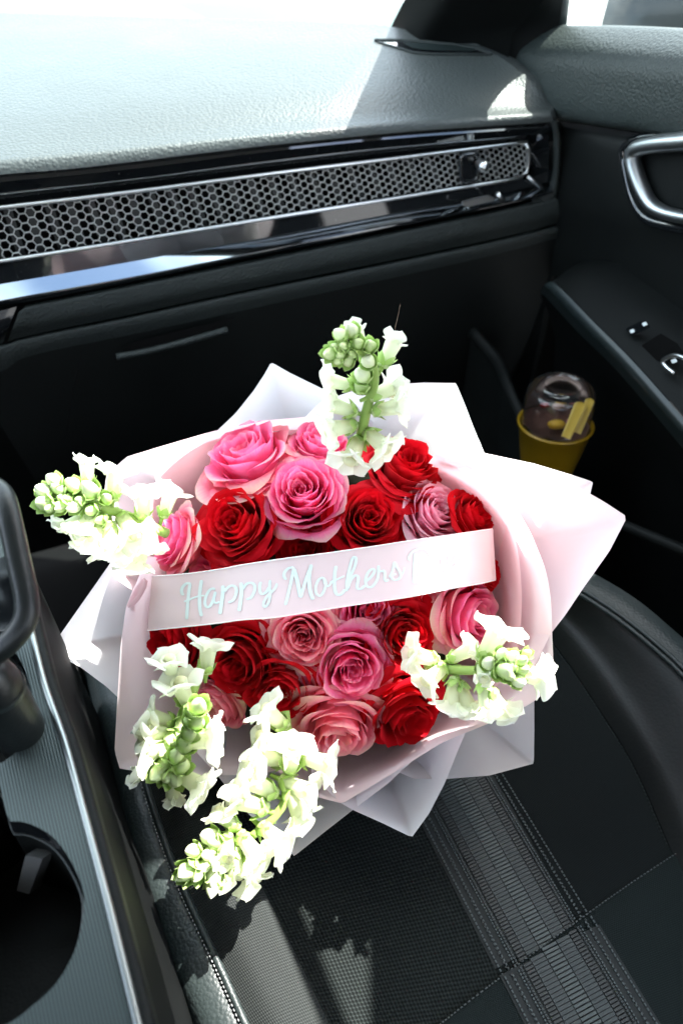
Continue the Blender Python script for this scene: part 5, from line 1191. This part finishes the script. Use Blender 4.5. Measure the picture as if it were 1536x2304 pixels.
snap('snapdragon reaching out over the console, whiter on its sunlit upper side',
  [(375, 1200, .640), (330, 1180, .625), (280, 1158, .612), (242, 1147, .603), (206, 1132, .595), (160, 1126, .588), (105, 1130, .580)],
  [(198, 1118, 194, 1040, 10, .95, 'h'), (253, 1125, 258, 1062, 10, 1.1, 'o'), (322, 1160, 318, 1112, 25, 1.1, 'o'), (360, 1181, 383, 1110, 0, 1.0, 'o'), (202, 1150, 150, 1186, 15, .9, 'o'), (208, 1150, 186, 1190, 25, 1.05, 'o'), (227, 1165, 206, 1222, 15, 1.1, 'o'),
   (247, 1175, 246, 1238, 15, 1.1, 'o'), (276, 1164, 300, 1202, 35, 1.15, 'o'), (331, 1208, 306, 1268, 15, 1.1, 'o'), (340, 1190, 340, 1232, 20, .95, 'o')],
  [(96, 1103, 36, 'p'), (120, 1080, 36, 'p'), (130, 1098, 34, 'p'), (163, 1090, 38, 'p'), (200, 1100, 44, 'p'), (99, 1130, 42, 'g'), (112, 1142, 30, 'g'), (135, 1140, 34, 'g'), (164, 1140, 36, 'p'), (151, 1121, 28, 'g'), (140, 1120, 26, 'p'), (205, 1148, 32, 'g'), (180, 1125, 28, 'g'), (240, 1122, 30, 'g'), (226, 1168, 30, 'g')], 12, None)
snap('snapdragon pointing at the seat edge, with a knobbly green tip',
  [(960, 1495, .640), (990, 1504, .628), (1030, 1508, .618), (1073, 1508, .606), (1105, 1504, .592), (1136, 1508, .575)],
  [(985, 1488, 932, 1472, 25, 1.1, 'o'), (995, 1505, 962, 1532, 35, 1.1, 'o'), (1084, 1485, 1122, 1420, 10, 1.35, 'o'), (1000, 1490, 1056, 1462, 10, .95, 'o'), (1165, 1514, 1212, 1522, 5, 1.1, 'o'), (1024, 1525, 1014, 1585, 15, 1.05, 'o'),
   (1030, 1525, 1054, 1590, 15, 1.0, 'o'), (1085, 1540, 1098, 1590, 0, 1.05, 'o'), (1092, 1540, 1128, 1594, 0, .95, 'o'), (1080, 1490, 1090, 1524, 55, .85, 'h')],
  [(1100, 1492, 38, 'p'), (1136, 1508, 46, 'g'), (1128, 1496, 32, 'g'), (1146, 1520, 32, 'g'), (1120, 1515, 30, 'g'), (1154, 1477, 34, 'p'), (1172, 1486, 34, 'g'), (1175, 1506, 34, 'g'), (1166, 1532, 36, 'p'), (1130, 1472, 34, 'p'), (1150, 1500, 30, 'g'), (1185, 1470, 24, 'g')], 13, None)
snap('snapdragon with a long green bud spike beside the long blush paper',
  [(462, 1470, .632), (452, 1508, .628), (432, 1560, .622), (408, 1640, .612), (388, 1716, .600), (384, 1745, .597), (396, 1700, .590), (418, 1640, .580), (446, 1585, .570)],
  [(464, 1506, 468, 1455, 10, 1.1, 'o'), (388, 1525, 378, 1488, 35, 1.1, 'o'), (417, 1572, 402, 1540, 35, 1.2, 'o'), (388, 1626, 336, 1614, 15, 1.1, 'o'), (376, 1684, 330, 1692, 30, 1.3, 'o'), (428, 1668, 475, 1660, 15, 1.2, 'o'),
   (408, 1742, 450, 1768, 25, 1.15, 'o'), (384, 1755, 391, 1795, 10, .9, 'h'), (350, 1735, 306, 1748, -5, .8, 'h'), (360, 1650, 340, 1650, 35, 1.0, 'o')],
  [(447, 1588, 44, 'g'), (436, 1600, 38, 'g'), (424, 1604, 38, 'g'), (444, 1624, 42, 'g'), (428, 1622, 34, 'g'), (409, 1633, 40, 'g'), (402, 1655, 38, 'g'), (428, 1650, 40, 'g'), (386, 1660, 42, 'g'), (420, 1674, 44, 'g'), (374, 1690, 44, 'g'), (398, 1700, 40, 'g'), (369, 1724, 42, 'g'), (409, 1722, 44, 'g'), (355, 1740, 44, 'g'), (395, 1750, 48, 'g'), (378, 1745, 40, 'g')], 14, None)
snap('biggest snapdragon, drooping over the front edge of the seat bolster in the sun',
  [(640, 1600, .630), (650, 1690, .622), (650, 1760, .614), (640, 1805, .608), (606, 1850, .602), (560, 1885, .596), (515, 1907, .590), (470, 1930, .584), (425, 1960, .578)],
  [(636, 1632, 598, 1600, 25, 1.15, 'o'), (634, 1672, 586, 1664, 25, 1.15, 'o'), (634, 1712, 580, 1704, 20, 1.2, 'o'), (652, 1740, 658, 1686, 35, 1.2, 'o'), (684, 1705, 738, 1722, 15, 1.25, 'o'), (612, 1785, 560, 1757, 30, 1.3, 'o'),
   (590, 1820, 532, 1800, 25, 1.3, 'o'), (655, 1790, 676, 1836, 15, 1.2, 'o'), (662, 1770, 694, 1786, 20, 1.25, 'o'), (548, 1872, 488, 1832, 15, 1.0, 'h'), (590, 1862, 636, 1900, 20, 1.15, 'o'), (552, 1895, 578, 1930, 35, 1.15, 'o'),
   (556, 1920, 570, 1980, 15, 1.0, 'o'), (528, 1922, 528, 1972, 20, 1.0, 'o'), (510, 1900, 508, 1930, 50, 1.0, 'h'),],
  [(471, 1882, 42, 'p'), (435, 1914, 36, 'p'), (470, 1922, 38, 'p'), (420, 1962, 48, 'g'), (432, 1950, 36, 'g'), (442, 1970, 36, 'g'), (460, 1950, 34, 'p'), (482, 1972, 40, 'p'), (479, 1998, 38, 'p'), (484, 1895, 40, 'g'), (505, 1945, 42, 'p'), (410, 1970, 32, 'g')], 15, None)
